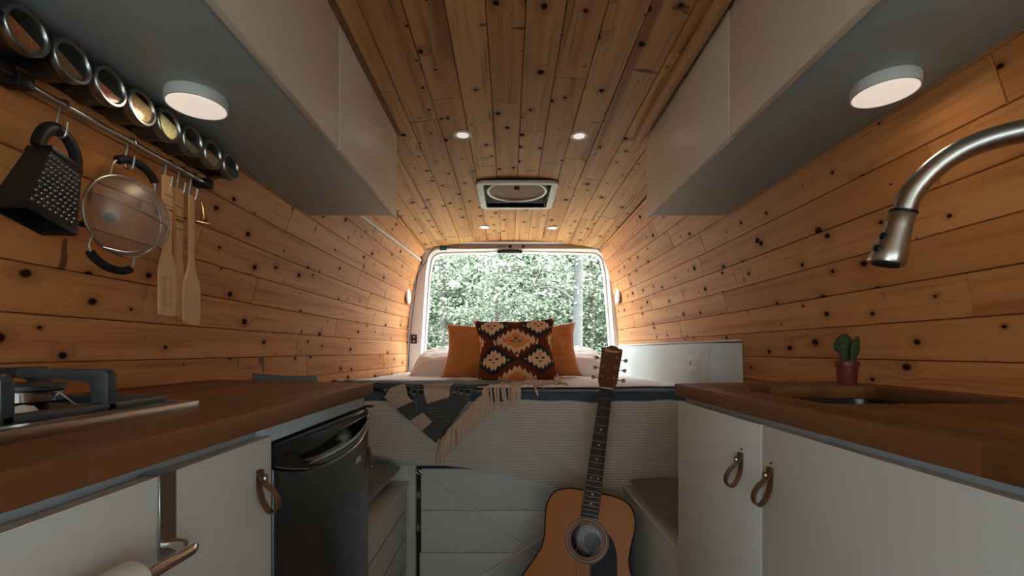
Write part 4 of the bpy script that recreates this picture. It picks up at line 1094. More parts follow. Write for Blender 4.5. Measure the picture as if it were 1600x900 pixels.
g = MB(); v = inset([(a, b2, zb + .001) for a, b2, _ in bt], 1.04) + inset([(a, b2, zb - .012) for a, b2, _ in bt], 1.04) + inset([(a, b2, zb - .012) for a, b2, _ in bt], .93) + inset([(a, b2, zb + .001) for a, b2, _ in bt], .93)
f = [(k * 4 + i, k * 4 + (i + 1) % 4, ((k + 1) % 4) * 4 + (i + 1) % 4, ((k + 1) % 4) * 4 + i) for k in range(4) for i in range(4)]
g.add(v, f); obj('base_rim', g, M['black'], gt, bevel=.001)
g = MB(); hexa(inset([(a, b2, zt - .003) for a, b2, _ in tp_], 1.08), inset([(a, b2, zt + .009) for a, b2, _ in tp_], 1.02), g); obj('top_cap', g, M['black'], gt, bevel=.002)
g = MB(); tube(spline([(-.757, .714, zt + .005), (-.757, .716, zt + .030), (-.757, .728, zt + .050), (-.757, .748, zt + .052), (-.757, .766, zt + .040), (-.757, .776, zt + .022), (-.757, .775, zt + .004)], 6), .0072, 10, g, flat=1.5); obj('handle', g, M['black'], gt, smooth=True)
g = MB()
for r in range(11):
    for c_ in range(8):
        v_ = (r + .7) / 12; u_ = (c_ + .5 + (.35 if r % 2 else 0)) / 8.6
        p0 = Vector(bt[1]).lerp(Vector(bt[2]), u_); p1 = Vector(tp_[1]).lerp(Vector(tp_[2]), u_); q = p0.lerp(p1, v_)
        lathe([(.0031, -.0004), (.0024, .0014), (.0008, .0024)], q, (1, .0, .35), 8, g)
to = obj('grating_teeth', g, mat('teeth_steel', (.16, .17, .17), .3, .9), gt, smooth=True); to['label'] = 'rows of raised grating teeth'

gt.location = (-.742, .714, 1.206); gt.rotation_euler = (math.radians(-15), 0, 0)

# ------------------------------------------------------------------ strainer
sc = Vector((-.752, .892, 1.262)); tl_ = Vector((-.30, -.06, .95)).normalized()   # hangs along the wall's lean
upv = Vector((.10, .20, 1)).normalized(); nx = Vector((1, -.18, -.10)); nx = (nx - upv * nx.dot(upv)).normalized(); rt = upv.cross(nx)
def sp_(r, a, d): return sc + (rt * math.cos(a) + upv * math.sin(a)) * r + nx * d
ss = thing('strainer', sc, 'round wire mesh strainer with two black grip handles, second on the rail', 'strainer')
R0 = .076
m_ = MB(); tube([sp_(R0, 2 * PI * k / 48, 0) for k in range(48)], .0028, 10, m_, closed=True); obj('rim', m_, M['steel'], ss, smooth=True)
m_ = MB(); v = []; prof = [(R0, 0), (R0 * .99, .010), (R0 * .94, .024), (R0 * .85, .037), (R0 * .70, .048), (R0 * .5, .056), (R0 * .25, .060), (R0 * .02, .061)]
for r, d in prof:
    for k in range(48): v.append(sp_(r, 2 * PI * k / 48, d))
f = [(i * 48 + k, i * 48 + (k + 1) % 48, (i + 1) * 48 + (k + 1) % 48, (i + 1) * 48 + k) for i in range(len(prof) - 1) for k in range(48)]
m_.add(v, f)
t = NT('wire_mesh'); t.b.inputs['Base Color'].default_value = (.50, .47, .42, 1); t.b.inputs['Metallic'].default_value = .6; t.b.inputs['Roughness'].default_value = .45
tr_ = t.n('ShaderNodeBsdfTransparent'); mx = t.n('ShaderNodeMixShader'); nz_ = t.noise(t.objc(), 14, 2)
t.l(t.math('ADD', t.math('MULTIPLY', t.step(nz_, .35, .65), .14), .26), mx.inputs[0]); t.l(tr_.outputs[0], mx.inputs[1]); t.l(t.b.outputs[0], mx.inputs[2]); t.l(mx.outputs[0], t.out.inputs[0])
obj('mesh_bowl', m_, t.m, ss, smooth=True, fixn=False)
def bow(a0, a1, bulge, n=16, mid=None):
    p, q = sp_(R0, math.radians(a0), 0), sp_(R0, math.radians(a1), 0)
    c_ = sp_(0, 0, bulge) if mid is None else mid
    return [p, p.lerp(c_, .45) + nx * .018, c_, q.lerp(c_, .45) + nx * .018, q]
for a0, a1 in ((172, -12), (60, -60)):
    m_ = MB(); 
    if a0 == 172: P = [sp_(R0 + .002, math.radians(172), .001), sp_(R0 * .5, math.radians(175), .052), sp_(.012, 0, .0635), sp_(R0 * .62, 0, .053), sp_(R0 + .001, math.radians(-3), .012), sp_(R0 + .016, math.radians(-5), .006)]
    else: P = [sp_(R0 + .002, math.radians(66), .001), sp_(R0 * .78, math.radians(48), .040), sp_(R0 * .56, math.radians(0), .0555), sp_(R0 * .72, math.radians(-50), .046), sp_(R0 * .92, math.radians(-85), .026), sp_(R0 + .002, math.radians(-108), .002)]
    tube(spline(P, 6), .0015, 8, m_); obj('support_wire', m_, M['steel'], ss, smooth=True)
for sg, a0, a1, hh_ in ((1, 58, 128, .047), (-1, -60, -128, .040)):
    p, q = sp_(R0, math.radians(a0), 0), sp_(R0, math.radians(a1), 0); c_ = (p + q) / 2; d_ = upv * sg
    P = [p, p + d_ * hh_ * .55, p.lerp(q, .16) + d_ * hh_ * .93, p.lerp(q, .5) + d_ * hh_ * 1.10, p.lerp(q, .84) + d_ * hh_ * .93, q + d_ * hh_ * .55, q]
    P = spline(P, 6); m_ = MB(); tube(P, .0022, 8, m_); ho_ = obj('handle', m_, M['steel'], ss, smooth=True)
    m_ = MB(); n = len(P); tube(P[8:n - 9], .0078, 12, m_); obj('rubber_grip', m_, M['rubber'], ho_, smooth=True)
# ------------------------------------------------------------------ wooden utensils
def flat_tool(name, y, x, ztop, outline, slots, label, mtl, th=.006, marks=True, rot=0):
    t_ = thing(name, (x, y, ztop), label, 'utensil', 'wooden utensils on the rail')
    m_ = MB(); P = spline([(a, 0, b_) for a, b_ in outline], 4); 
    Q = [p for p in P if p.x > .0015]; full = [(p.x, p.z) for p in Q] + [(-p.x, p.z) for p in reversed(Q)]
    full = [(y + a * math.cos(rot) + b_ * math.sin(rot), ztop + b_) for a, b_ in full]
    bm = bmesh.new(); vs_ = [bm.verts.new((x - th / 2, a, b_)) for a, b_ in full]
    bm.edges.ensure_lookup_table(); es = [bm.edges.new((vs_[i], vs_[(i + 1) % len(vs_)])) for i in range(len(vs_))]
    for (sy, s0, s1) in slots:
        q = [(sy - .0030, s0), (sy + .0030, s0), (sy + .0034, (s0 + s1) / 2), (sy + .0030, s1), (sy - .0030, s1), (sy - .0034, (s0 + s1) / 2)]
        vv = [bm.verts.new((x - th / 2, y + a, ztop + b_)) for a, b_ in q]; es += [bm.edges.new((vv[i], vv[(i + 1) % 6])) for i in range(6)]
    if slots:
        g_ = bmesh.ops.triangle_fill(bm, edges=es, use_beauty=True); ff = [f_ for f_ in g_['geom'] if isinstance(f_, bmesh.types.BMFace)]
    else: ff = [bm.faces.new(vs_)]
    ex = bmesh.ops.extrude_face_region(bm, geom=ff); 
    for v_ in [e_ for e_ in ex['geom'] if isinstance(e_, bmesh.types.BMVert)]: v_.co.x += th
    bm.verts.index_update()
    m_.add([tuple(v_.co) for v_ in bm.verts], [tuple(v_.index for v_ in f_.verts) for f_ in bm.faces]); bm.free()
    b_ = obj('blade', m_, mtl, t_)
    if marks:
        k = MB(); xx = x + th / 2
        for zz in (-.030, -.052, -.080): box(xx - .0006, xx + .0004, y - .0118, y + .0118, ztop + zz - .0008, ztop + zz + .0008, k)
        for i in range(5):
            c_ = y - .0095 + i * .0048
            prism([(c_ - .0024, ztop - .058), (c_ + .0024, ztop - .058), (c_, ztop - .066)], 'x', xx - .0006, xx + .0004, k)
        obj('burnt_pattern', k, M['engrave'], b_)
    return t_
flat_tool('slotted_spatula', .980, RX - .001, 1.364, [(0, .012), (.009, .012), (.0115, .006), (.0120, -.03), (.0118, -.08), (.0092, -.13), (.0105, -.150), (.018, -.172), (.0225, -.195), (.0235, -.24), (.0225, -.282), (.019, -.288), (0, -.289)],
          [(-.0085, -.205, -.268), (.0085, -.205, -.268)], 'slotted wooden spatula with a burnt zigzag on its handle', M['utensil'])
flat_tool('wooden_spoon', 1.020, RX - .006, 1.352, [(0, .012), (.010, .011), (.0125, .002), (.0118, -.04), (.0105, -.09), (.009, -.14), (.014, -.175), (.018, -.21), (.0165, -.25), (.008, -.275), (0, -.279)],
          [], 'wooden spoon hanging mostly behind the slotted spatula', M['utensil2'])
flat_tool('wooden_turner', 1.055, RX - .001, 1.352, [(0, .006), (.006, .005), (.0065, -.03), (.0062, -.10), (.0072, -.145), (.014, -.172), (.0245, -.196), (.027, -.23), (.0255, -.278), (.021, -.290), (0, -.292)],
          [], 'solid wooden turner with a broad flat blade, last of the wooden utensils', M['utensil'], marks=False)
bc = thing('brass_clip', (-.728, 1.076, 1.29), 'small brass clip dangling from the last hook of the rail', 'clip')
m_ = MB(); tube([(-.728, 1.078, 1.352), (-.724, 1.078, 1.335), (-.722, 1.078, 1.312)], [.003, .0042, .0046], 12, m_); lathe([(.0046, 0), (.008, .003), (.009, .006), (.005, .008)], (-.722, 1.078, 1.305), 'z', 16, m_)
obj('barrel', m_, M['brass'], bc, smooth=True)
m_ = MB(); tube([(-.735, 1.070, 1.305), (-.722, 1.078, 1.303), (-.705, 1.092, 1.302)], [.002, .003, .0015], 10, m_); obj('lever', m_, M['brass'], bc, smooth=True)

# ------------------------------------------------------------------ guitar (local: x right, y to the back, z along the neck)
u_ = Vector((.190, .300, .930)).normalized(); base = Vector((.195, 1.445, .006)); SC = 1.05
nf = (Vector((0, -1, 0)) - u_ * Vector((0, -1, 0)).dot(u_)).normalized()      # face normal towards the camera
nf = Matrix.Rotation(math.radians(-17), 3, u_) @ nf
xr = (u_.cross(nf)).normalized(); xr = -xr if xr.x < 0 else xr; yb_ = -nf
gu = thing('acoustic_guitar', base, 'acoustic guitar with an orange spruce top and black pickguard leaning on the bed', 'guitar')
R3 = Matrix((xr, yb_, u_)).transposed()
if R3.determinant() < 0: R3 = Matrix((-xr, yb_, u_)).transposed()
gu.rotation_mode = 'QUATERNION'; gu.rotation_quaternion = R3.to_quaternion(); gu.scale = (SC, SC, SC)
prof = [(0, 0), (.075, .006), (.135, .030), (.178, .075), (.198, .135), (.192, .195), (.163, .255), (.142, .300), (.138, .335), (.142, .375), (.147, .415), (.143, .452), (.122, .486), (.080, .503), (.03, .5055), (0, .5055)]
P = spline([(a, 0, b_) for a, b_ in prof], 5)
half = [(max(0, p.x), p.z) for p in P]; ol = half + [(-a, b_) for a, b_ in reversed(half[1:-1])]
D = .112; n = len(ol)
hc_ = (0, .352); HR = .0495
def ring2(r, m=n): 
    out_ = []
    for (a, b_) in ol:
        an = math.atan2(b_ - hc_[1], a - hc_[0]); out_.append((hc_[0] + r * math.cos(an), hc_[1] + r * math.sin(an)))
    return out_
# top plate with hole (rings in polar order around the hole)
ang = np.linspace(-PI, PI, 121)[:-1]
olv = [(math.atan2(b_ - hc_[1], a - hc_[0]), math.hypot(a - hc_[0], b_ - hc_[1])) for a, b_ in ol]; olv.sort()
oa = np.array([q[0] for q in olv]); orr = np.array([q[1] for q in olv])
orad = np.interp(ang, np.concatenate([[oa[-1] - 2 * PI], oa, [oa[0] + 2 * PI]]), np.concatenate([[orr[-1]], orr, [orr[0]]]))
def pl2(a, r): return (hc_[0] + r * math.cos(a), hc_[1] + r * math.sin(a))
m_ = MB(); na = len(ang); v = []
lv_ = [0, .15, .4, .7, 1.0]
for y_ in (0.0, .003):
    for q in lv_:
        for a, ro_ in zip(ang, orad): r = HR + (ro_ - .0015 - HR) * q; x_, z_ = pl2(a, r); v.append((x_, y_, z_))
f = []; m2 = len(lv_)
for s_ in range(2):
    for i in range(m2 - 1):
        for k in range(na): f.append((s_ * m2 * na + i * na + k, s_ * m2 * na + i * na + (k + 1) % na, s_ * m2 * na + (i + 1) * na + (k + 1) % na, s_ * m2 * na + (i + 1) * na + k))
for i in (0, m2 - 1):
    for k in range(na): f.append((i * na + k, i * na + (k + 1) % na, m2 * na + i * na + (k + 1) % na, m2 * na + i * na + k))
m_.add(v, f); G = dict(parent=gu, local=True)
obj('soundboard', m_, M['spruce'], **G)
# sides + back shell (open front)
m_ = MB(); v = [(a, .0005, b_) for a, b_ in ol] + [(a * .985, D, b_ * .985 + .004) for a, b_ in ol] + [(a * .975, D - .004, b_ * .975 + .006) for a, b_ in ol] + [(a * .985, .0032, b_ * .985 + .0035) for a, b_ in ol]
f = [(k * n + i, k * n + (i + 1) % n, ((k + 1) % 4) * n + (i + 1) % n, ((k + 1) % 4) * n + i) for k in (0, 2, 3) for i in range(n)] + [tuple(n + i for i in range(n)), tuple(2 * n + i for i in range(n))[::-1]]
m_.add(v, f); obj('body', m_, M['gside'], smooth=True, angle=40, **G)
m_ = MB(); tube([(a, .0002, b_) for a, b_ in ol], .0021, 8, m_, closed=True); obj('binding', m_, M['rubber'], smooth=True, **G)
lb_ = MB(); lathe([(.001, 0), (.030, 0), (.030, -.001), (.001, -.001)], (.012, D - .0055, .345), (0, 1, 0), 28, lb_); obj('inner_label', lb_, mat('faded_paper', (.42, .46, .46), .8, var=.15), **G)
def annulus(r0, r1, y0, y1, mt, nm):
    m_ = MB(); lathe([(r0, y0), (r1, y0), (r1, y1), (r0, y1)], (hc_[0], 0, hc_[1]), (0, 1, 0), 64, m_, closed=True); return obj(nm, m_, mt, **G)
ro_ = annulus(.0500, .0525, -.0006, 0, M['rosette2'], 'rosette')
for a, b_, mt in ((.0525, .0585, M['rosette1']), (.0585, .0605, M['rosette2']), (.0605, .0645, M['rosette1']), (.0645, .0655, M['pearl']), (.0655, .0690, M['rosette2']), (.069, .0705, M['rosette1'])):
    o_ = annulus(a, b_, -.00055, 0, mt, 'rosette_band'); o_.parent = ro_
# pickguard
pg = [(.028, .318), (.055, .352), (.064, .376), (.058, .392), (.0565, .3945)]
pgo = spline([(.058, 0, .390), (.080, 0, .372), (.098, 0, .335), (.106, 0, .285), (.108, 0, .240), (.100, 0, .225), (.075, 0, .222), (.045, 0, .228), (.026, 0, .250), (.020, 0, .285)], 5)
arcp = [pl2(math.radians(a), .0715) for a in np.linspace(-72, 33, 14)]
poly = [(p.x, p.z) for p in pgo] + arcp
m_ = MB(); prism(poly, 'y', -.0016, 0, m_); obj('pickguard', m_, mat('pickguard_black', (.008, .009, .012), .4, spec=.15), **G)
# bridge
m_ = MB(); prism([(-.078, .196), (-.05, .190), (.05, .190), (.078, .196), (.08, .212), (.04, .222), (-.04, .222), (-.08, .212)], 'y', -.009, 0, m_); bg_ = obj('bridge', m_, M['ebony'], bevel=.0015, **G)
o_ = obj('saddle', box(-.036, .036, -.0125, -.008, .2145, .2175), M['pearl'], **G); o_.parent = bg_
for k in range(6):
    m_ = MB(); lathe([(.0028, 0), (.003, .003), (.001, .0045)], (-.0275 + .011 * k, -.009, .203), (0, -1, 0), 10, m_); o_ = obj('bridge_pin', m_, M['pearl'], smooth=True, **G); o_.parent = bg_
# neck + fingerboard
ZN = .865; ZE = .420
def fw_(z): return .0215 + (.0280 - .0215) * (ZN - z) / (ZN - .505) * .98
m_ = MB(); secs = []
v = []; zs = [.505, .55, .7, .82, .862, .875]
for z_ in zs:
    w_ = fw_(min(z_, ZN)); dd = .020 + (.006 if z_ < .52 else 0) + (.0 if z_ < .86 else -.006)
    for k in range(11): a = PI * k / 10; v.append((w_ * math.cos(a), .000 + dd * math.sin(a), z_))
f = [(i * 11 + k, i * 11 + (k + 1) % 11, (i + 1) * 11 + (k + 1) % 11, (i + 1) * 11 + k) for i in range(len(zs) - 1) for k in range(11)] + [tuple(range(11)), tuple((len(zs) - 1) * 11 + k for k in range(11))[::-1]]
m_.add(v, f); nk_ = obj('neck', m_, M['mahog'], smooth=True, **G)
m_ = MB(); hexa([(-fw_(ZE), -.006, ZE), (fw_(ZE), -.006, ZE), (fw_(ZE), 0, ZE), (-fw_(ZE), 0, ZE)], [(-fw_(ZN), -.006, ZN), (fw_(ZN), -.006, ZN), (fw_(ZN), 0, ZN), (-fw_(ZN), 0, ZN)], m_)
fb = obj('fingerboard', m_, M['ebony'], bevel=.0006, seg=1, **G)
def fz_(k): return ZN - .648 * (1 - 2 ** (-k / 12))
for k in range(1, 21):
    z_ = fz_(k); w_ = fw_(z_) - .0003; m_ = MB(); tube([(-w_, -.0062, z_), (w_, -.0060, z_)], .0008, 6, m_); o_ = obj('fret', m_, M['nickel'], smooth=True, **G); o_.parent = fb
for k, xs_ in ((5, [0]), (7, [0]), (9, [0]), (12, [-.012, .012]), (15, [0]), (17, [0])):
    z_ = (fz_(k) + fz_(k - 1)) / 2
    for x_ in xs_: m_ = MB(); lathe([(.0030, 0), (.0028, .0004), (.001, .0004)], (x_, -.006, z_), (0, -1, 0), 14, m_); o_ = obj('fret_dot', m_, M['pearl'], **G); o_.parent = fb
obj('nut', box(-.0215, .0215, -.0085, .001, ZN, ZN + .005), M['pearl'], bevel=.0006, **G)
# headstock tilted back slightly
hb0 = Matrix.Translation((0, .001, ZN + .004)) @ Matrix.Rotation(math.radians(-12), 4, 'X') 
hout = [(-.0215, 0), (-.030, .018), (-.0345, .030), (-.0385, .165), (-.036, .172), (-.024, .174), (-.012, .181), (0, .185), (.012, .181), (.024, .174), (.036, .172), (.0385, .165), (.0345, .030), (.030, .018), (.0215, 0)]
m_ = MB(); prism(hout, 'y', 0, .015, m_); m_.v = [tuple(hb0 @ Vector(p)) for p in m_.v]; hs0 = obj('headstock', m_, M['mahog'], bevel=.0015, **G)
T_ = hb0 @ Matrix.Translation((0.001, -.0006, .158)) @ Matrix(((1, 0, 0, 0), (0, 0, -1, 0), (0, 1, 0, 0), (0, 0, 0, 1)))
o_ = text('script_logo', 'Fender', M['gold'], hs0, .0165, T_, ext=.0003, shear=.35, bold=.0004, local=True, xs=1.15)
sw = MB(); tube([tuple(hb0 @ Vector(p)) for p in ((-.030, -.0006, .158), (-.026, -.0006, .168), (-.012, -.0006, .165), (-.004, -.0006, .167))], .0008, 6, sw); o_ = obj('script_flourish', sw, M['gold'], smooth=True, **G); o_.parent = hs0
posts = []
for sg in (-1, 1):
    for zz, xo in ((.045, .020), (.087, .022), (.130, .024)):
        c_ = Vector((sg * xo, 0, zz)); m_ = MB()
        lathe([(.0052, 0), (.0052, .002), (.0030, .0025), (.0026, .008), (.0032, .010), (.001, .0102)], hb0 @ c_, (hb0.to_3x3() @ Vector((0, -1, 0))), 16, m_)
        po = obj('tuning_post', m_, M['nickel'], smooth=True, **G); po.parent = hs0; posts.append((sg, zz, hb0 @ (c_ + Vector((0, -.0055, 0)))))
        m_ = MB(); tube([hb0 @ Vector((sg * xo, .018, zz + .002)), hb0 @ Vector((sg * .052, .018, zz + .003))], .0022, 10, m_)
        P = [hb0 @ Vector((sg * q, .018, zz + .003)) for q in (.047, .050, .056, .060, .0615)]; tube(P, [.003, .0068, .0078, .006, .002], 16, m_, flat=.55)
        lathe([(.007, 0), (.007, .006), (.004, .008)], hb0 @ Vector((sg * xo, .015, zz)), hb0.to_3x3() @ Vector((0, 1, 0)), 14, m_)
        o_ = obj('tuning_peg', m_, M['tunerk'], smooth=True, **G); o_.parent = hs0
order = sorted([p for p in posts if p[0] < 0], key=lambda q: q[1]) + sorted([p for p in posts if p[0] > 0], key=lambda q: -q[1])
for k in range(6):
    x0_, x1_ = -.0275 + .011 * k, -.0175 + .007 * k
    m_ = MB(); tube([(x0_, -.009, .2035), (x0_, -.0135, .216), (x1_, -.0092, ZN + .002), tuple(order[k][2])], (.0007 if k < 3 else .0005), 6, m_); obj('string', m_, M['wound'], smooth=True, **G)

# ------------------------------------------------------------------ fittings at the rear
def latch(x, y, label):
    t_ = thing('door_striker', (x, y, 1.055), label, 'fitting'); m_ = MB(); box(x - .022, x + .022, y - .012, y, 1.052, 1.118, m_); o = obj('plate', m_, M['black'], t_, bevel=.004)
    for zz in (1.070, 1.100): obj('catch', box(x - .008, x + .012, y - .016, y - .011, zz - .008, zz + .008), M['tunerk'], o, bevel=.002)
latch(-.697, YB - .013, 'black striker plate on the left side of the rear doorway frame'); latch(.838, YB - .013, 'black striker plate on the right side of the rear doorway frame')
m_ = MB(); box(-.085, .10, YB - .006, YB + .03, 1.724, 1.738, m_); box(-.06, .075, YB - .016, YB - .004, 1.726, 1.740, m_)
tag(obj('door_catch', m_, M['black'], bevel=.003), 'long black catch at the top centre of the rear doorway', 'latch')
for x, lb in ((.010, 'left one of the two black rubber bumpers above the rear doorway'), (.106, 'right one of the two black rubber bumpers above the rear doorway')):
    m_ = MB(); lathe([(.012, -.004), (.012, .008), (.008, .012), (.001, .0125)], (x, YB - .024, 1.763), (0, -1, 0), 20, m_); tag(obj('rubber_bumper', m_, M['rubber'], smooth=True), lb, 'bumper', 'bumpers above the rear doorway')
m_ = MB(); box(-.505, -.455, YB - .030, YB - .024, 1.735, 1.775, m_); tag(obj('tape_strip', m_, M['tape'], bevel=.0015), 'strip of blue tape on the upper left of the rear doorway frame', 'tape')
m_ = MB(); tube([(-.50, YB - .035, 1.792), (.64, YB - .035, 1.792)], .009, 12, m_); tag(obj('curtain_rod', m_, M['frame_white'], smooth=True), 'thin white rod running above the rear doorway', 'rod')
m_ = MB(); P = spline([(-.02, YB - .036, 1.765), (-.15, YB - .034, 1.752), (-.35, YB - .034, 1.748), (-.52, YB - .034, 1.760), (-.575, YB - .03, 1.72), (-.60, YB - .03, 1.66), (-.655, YB - .03, 1.58), (-.672, YB - .035, 1.52), (-.70, YB - .035, 1.30), (-.725, YB - .035, 1.05), (-.735, YB - .035, .86)], 6)
tube(P, .0028, 8, m_); tag(obj('cable', m_, M['slot'], smooth=True), 'thin black cable down the left side of the rear doorway frame', 'cable')
def wall_round(side, label):
    y, h = 3.22, .385; x = wallx(side, y, h, -.002); m_ = MB(); lathe([(.052, 0), (.054, .004), (.050, .012), (.04, .014), (.001, .013)], (x, y, 1 + h), (-side, 0, .05), 36, m_); t_ = thing('wall_disc', (x, y, 1 + h), label, 'vent'); obj('cover', m_, M['frame_white'], t_, smooth=True)
    m_ = MB(); lathe([(.060, -.001), (.062, .003), (.055, .004), (.052, .001)], (x, y, 1 + h), (-side, 0, .05), 36, m_, closed=True); obj('collar', m_, M['backing'], t_, smooth=True)
wall_round(-1, 'round white cover on the left plank wall beside the rear doorway'); wall_round(1, 'round white cover on the right plank wall beside the rear doorway')
m_ = MB(); P = [Vector((wallx(-1, y, h, -.006), y, 1 + h)) for y, h in ((1.70, .600), (2.05, .612), (2.4, .625), (2.8, .640), (3.1, .650), (3.30, .655))]; P = spline(P, 5)
tube(P, .0065, 8, m_); cv = thing('cable_channel', (P[0].x, 2.4, 1.6), 'thin pale cable channel running along the upper left plank wall to the doorway', 'channel'); obj('channel', m_, M['puck'], cv, smooth=True)
m_ = MB(); q = Vector(P[-1]); tube([q + Vector((.004, -.02, .03)), q + Vector((.012, .0, 0)), q + Vector((.004, .0, -.035))], .005, 8, m_); obj('end_clip', m_, M['slot'], cv, smooth=True)

# ------------------------------------------------------------------ forest behind the van
def leaf_mat(name, a, b_, tr=.35):
    t = NT(name); vc = t.n('ShaderNodeVertexColor', layer_name='tone'); rg = t.n('ShaderNodeSeparateColor'); t.l(vc.outputs[0], rg.inputs[0])
    col = t.mix(rg.outputs[0], a, b_); t.l(col, t.b.inputs['Base Color']); t.b.inputs['Roughness'].default_value = .38
    tl = t.n('ShaderNodeBsdfTranslucent'); t.l(col, tl.inputs[0]); mx = t.n('ShaderNodeMixShader'); mx.inputs[0].default_value = tr
    t.l(t.b.outputs[0], mx.inputs[1]); t.l(tl.outputs[0], mx.inputs[2]); t.l(mx.outputs[0], t.out.inputs[0]); return t.m
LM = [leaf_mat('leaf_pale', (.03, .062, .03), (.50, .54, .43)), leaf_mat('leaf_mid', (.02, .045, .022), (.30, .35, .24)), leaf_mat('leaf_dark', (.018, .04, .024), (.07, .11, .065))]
BK = [mat('bark_pale', (.075, .072, .066), .9, var=.35, scale=14, bump=.6, bscale=20, bdist=.02), mat('bark_dark', (.07, .06, .05), .9, var=.3, scale=14, bump=.6, bscale=20, bdist=.02)]
def foliage(rng, n_spray, cfun, size, per, spread, droop=.25):
    C = np.array([cfun() for _ in range(n_spray)], dtype=np.float64)
    yaw = rng.uniform(0, 2 * PI, n_spray); til = rng.normal(0, .30, (n_spray, 2))
    ctr = np.repeat(C, per, 0); N = len(ctr)
    r = spread * np.sqrt(rng.uniform(0, 1, N)); a = rng.uniform(0, 2 * PI, N)
    lx, ly = r * np.cos(a), r * np.sin(a); ty = np.repeat(til, per, 0)
    off = np.stack([lx, ly, lx * ty[:, 0] + ly * ty[:, 1] - droop * r * r / spread + rng.normal(0, .02, N)], 1)
    P_ = ctr + off
    d = np.stack([np.cos(a + rng.normal(0, .6, N)), np.sin(a + rng.normal(0, .6, N)), rng.normal(-.35, .35, N)], 1); d /= np.linalg.norm(d, axis=1)[:, None]
    up = np.stack([ty[:, 0] * -1 + rng.normal(0, .45, N), -ty[:, 1] + rng.normal(0, .45, N), np.ones(N)], 1)
    s_ = np.cross(d, up); s_ /= np.linalg.norm(s_, axis=1)[:, None]
    L = size * rng.uniform(.6, 1.3, N)[:, None]; w = L * .30
    nrm = np.cross(s_, d) * L * .08
    V = np.stack([P_, P_ + d * L * .45 + s_ * w - nrm, P_ + d * L, P_ + d * L * .45 - s_ * w - nrm], 1).reshape(-1, 3)
    tone = np.repeat(np.clip(rng.uniform(0, 1, N) * .6 + np.repeat(rng.uniform(0, .4, n_spray), per), 0, 1), 4)
    return V, tone
def mesh_leaves(name, V, tone, mtl, parent):
    me = bpy.data.meshes.new(name); n4 = len(V); me.vertices.add(n4); me.loops.add(n4); me.polygons.add(n4 // 4)
    me.vertices.foreach_set('co', V.astype(np.float32).ravel()); me.loops.foreach_set('vertex_index', np.arange(n4, dtype=np.int32))
    me.polygons.foreach_set('loop_start', np.arange(0, n4, 4, dtype=np.int32)); me.update(calc_edges=True)
    ca = me.color_attributes.new('tone', 'FLOAT_COLOR', 'POINT'); c = np.ones((n4, 4), dtype=np.float32); c[:, 0] = tone; ca.data.foreach_set('color', c.ravel())
    me.materials.append(mtl); o = bpy.data.objects.new(name, me); COL.objects.link(o); o.parent = parent; return o
def tree(x, y, H, rx, rz, zc, nsp, size, lm, bk, trunk_r, label, group=None, lean=0.0, seed=0, nb=9, spread=.38, per=34, kind='tree', bare=0):
    rng = np.random.default_rng(seed); rnd = random.Random(seed)
    t_ = thing('tree' if kind == 'tree' else 'bush', (x, y, -.70), label, kind, group)
    m_ = MB(); P = [(0, 0, 0)] + [(lean * q * H + .05 * math.sin(q * 7 + seed), .04 * math.sin(q * 5), q * H) for q in (.15, .3, .5, .7, .85, 1.0)]
    P = spline(P, 4); n = len(P); tube(P, [trunk_r * (1.25 - 1.0 * i / n) for i in range(n)], 12, m_)
    obj('trunk', m_, bk, t_, smooth=True, local=True)
    for k in range(nb):
        q = P[int(n * rnd.uniform(.25, .95))]; a = rnd.uniform(0, 2 * PI); L = rx * rnd.uniform(.6, 1.0)
        d = Vector((math.cos(a), math.sin(a), rnd.uniform(.0, .5))); e = q + d * L; br_m = MB()
        tube(spline([q, q + d * L * .5 + Vector((0, 0, .12)), e], 4), [trunk_r * .35 * (1 - i / 10) for i in range(9)], 6, br_m)
        obj('branch', br_m, bk, t_, smooth=True, local=True)
    def cf_():
        while True:
            p = rng.uniform(-1, 1, 3)
            if np.dot(p, p) <= 1: break
        p = p / max(.3, np.linalg.norm(p)) * np.linalg.norm(p) ** .6
        return (p[0] * rx + lean * zc, p[1] * rx * .8, zc + p[2] * rz)
    V, tone = foliage(rng, nsp, cf_, size, per, spread); mesh_leaves('foliage', V, tone, lm, t_)
    return t_
tree(-1.15, 8.2, 5.2, 1.5, 1.9, 2.9, 300, .078, LM[0], BK[1], .07, 'pale leafed tree standing left of the middle of the rear view', seed=1)
tree(.55, 8.8, 5.6, 1.6, 2.0, 3.0, 300, .078, LM[0], BK[1], .07, 'pale leafed tree right behind the patterned cushion, mid view', seed=2)
tree(1.10, 6.6, 6.0, .9, .9, 4.6, 46, .10, LM[0], BK[0], .085, 'tree with a straight pale trunk on the right of the rear view', seed=3, nb=5, lean=-.03)
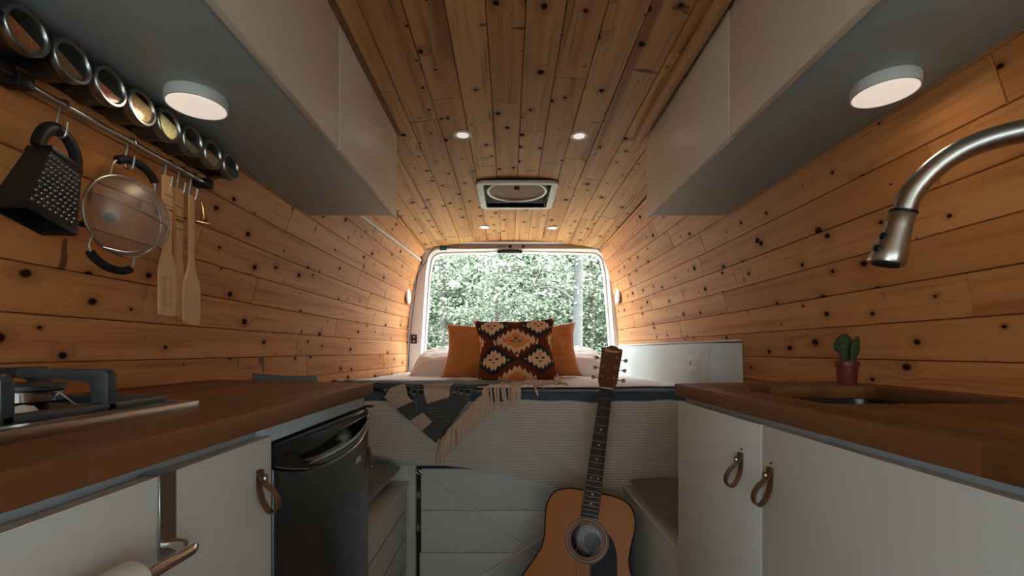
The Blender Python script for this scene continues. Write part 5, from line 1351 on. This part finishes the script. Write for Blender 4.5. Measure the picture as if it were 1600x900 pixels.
tree(1.55, 8.6, 5.0, 1.3, 1.7, 2.6, 220, .078, LM[1], BK[1], .055, 'slender dark trunked tree just right of the pale trunk', seed=4, nb=12)
tree(-2.7, 9.6, 6.0, 1.8, 2.3, 3.1, 260, .10, LM[1], BK[1], .09, 'green tree at the left side of the rear view, farther back', seed=5)
tree(2.9, 9.8, 6.0, 1.8, 2.3, 3.1, 260, .10, LM[1], BK[1], .09, 'green tree at the right side of the rear view, farther back', seed=6)
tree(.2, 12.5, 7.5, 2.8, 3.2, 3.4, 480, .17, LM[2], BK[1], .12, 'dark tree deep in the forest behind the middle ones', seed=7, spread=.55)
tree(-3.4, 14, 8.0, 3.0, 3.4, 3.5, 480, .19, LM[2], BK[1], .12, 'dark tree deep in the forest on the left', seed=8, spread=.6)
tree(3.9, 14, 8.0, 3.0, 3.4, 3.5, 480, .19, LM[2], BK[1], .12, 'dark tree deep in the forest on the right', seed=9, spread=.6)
tree(-.95, 5.6, 1.5, 1.0, .60, 1.20, 150, .045, LM[2], BK[1], .02, 'small dark leafed bush low on the left close behind the van', seed=10, kind='bush', spread=.26)
tree(.55, 5.9, 1.3, 1.0, .5, 1.0, 120, .05, LM[1], BK[1], .02, 'low green bush behind the cushions close to the van', seed=11, kind='bush', spread=.26)
tree(1.75, 6.2, 1.8, .8, .65, 1.15, 120, .05, LM[2], BK[1], .02, 'dark bush low on the right at the foot of the pale trunk', seed=12, kind='bush', spread=.26)
tree(-.15, 7.2, 3.6, 1.3, .8, 2.9, 140, .065, LM[0], BK[1], .04, 'drooping pale branches filling the middle of the rear view', seed=13)
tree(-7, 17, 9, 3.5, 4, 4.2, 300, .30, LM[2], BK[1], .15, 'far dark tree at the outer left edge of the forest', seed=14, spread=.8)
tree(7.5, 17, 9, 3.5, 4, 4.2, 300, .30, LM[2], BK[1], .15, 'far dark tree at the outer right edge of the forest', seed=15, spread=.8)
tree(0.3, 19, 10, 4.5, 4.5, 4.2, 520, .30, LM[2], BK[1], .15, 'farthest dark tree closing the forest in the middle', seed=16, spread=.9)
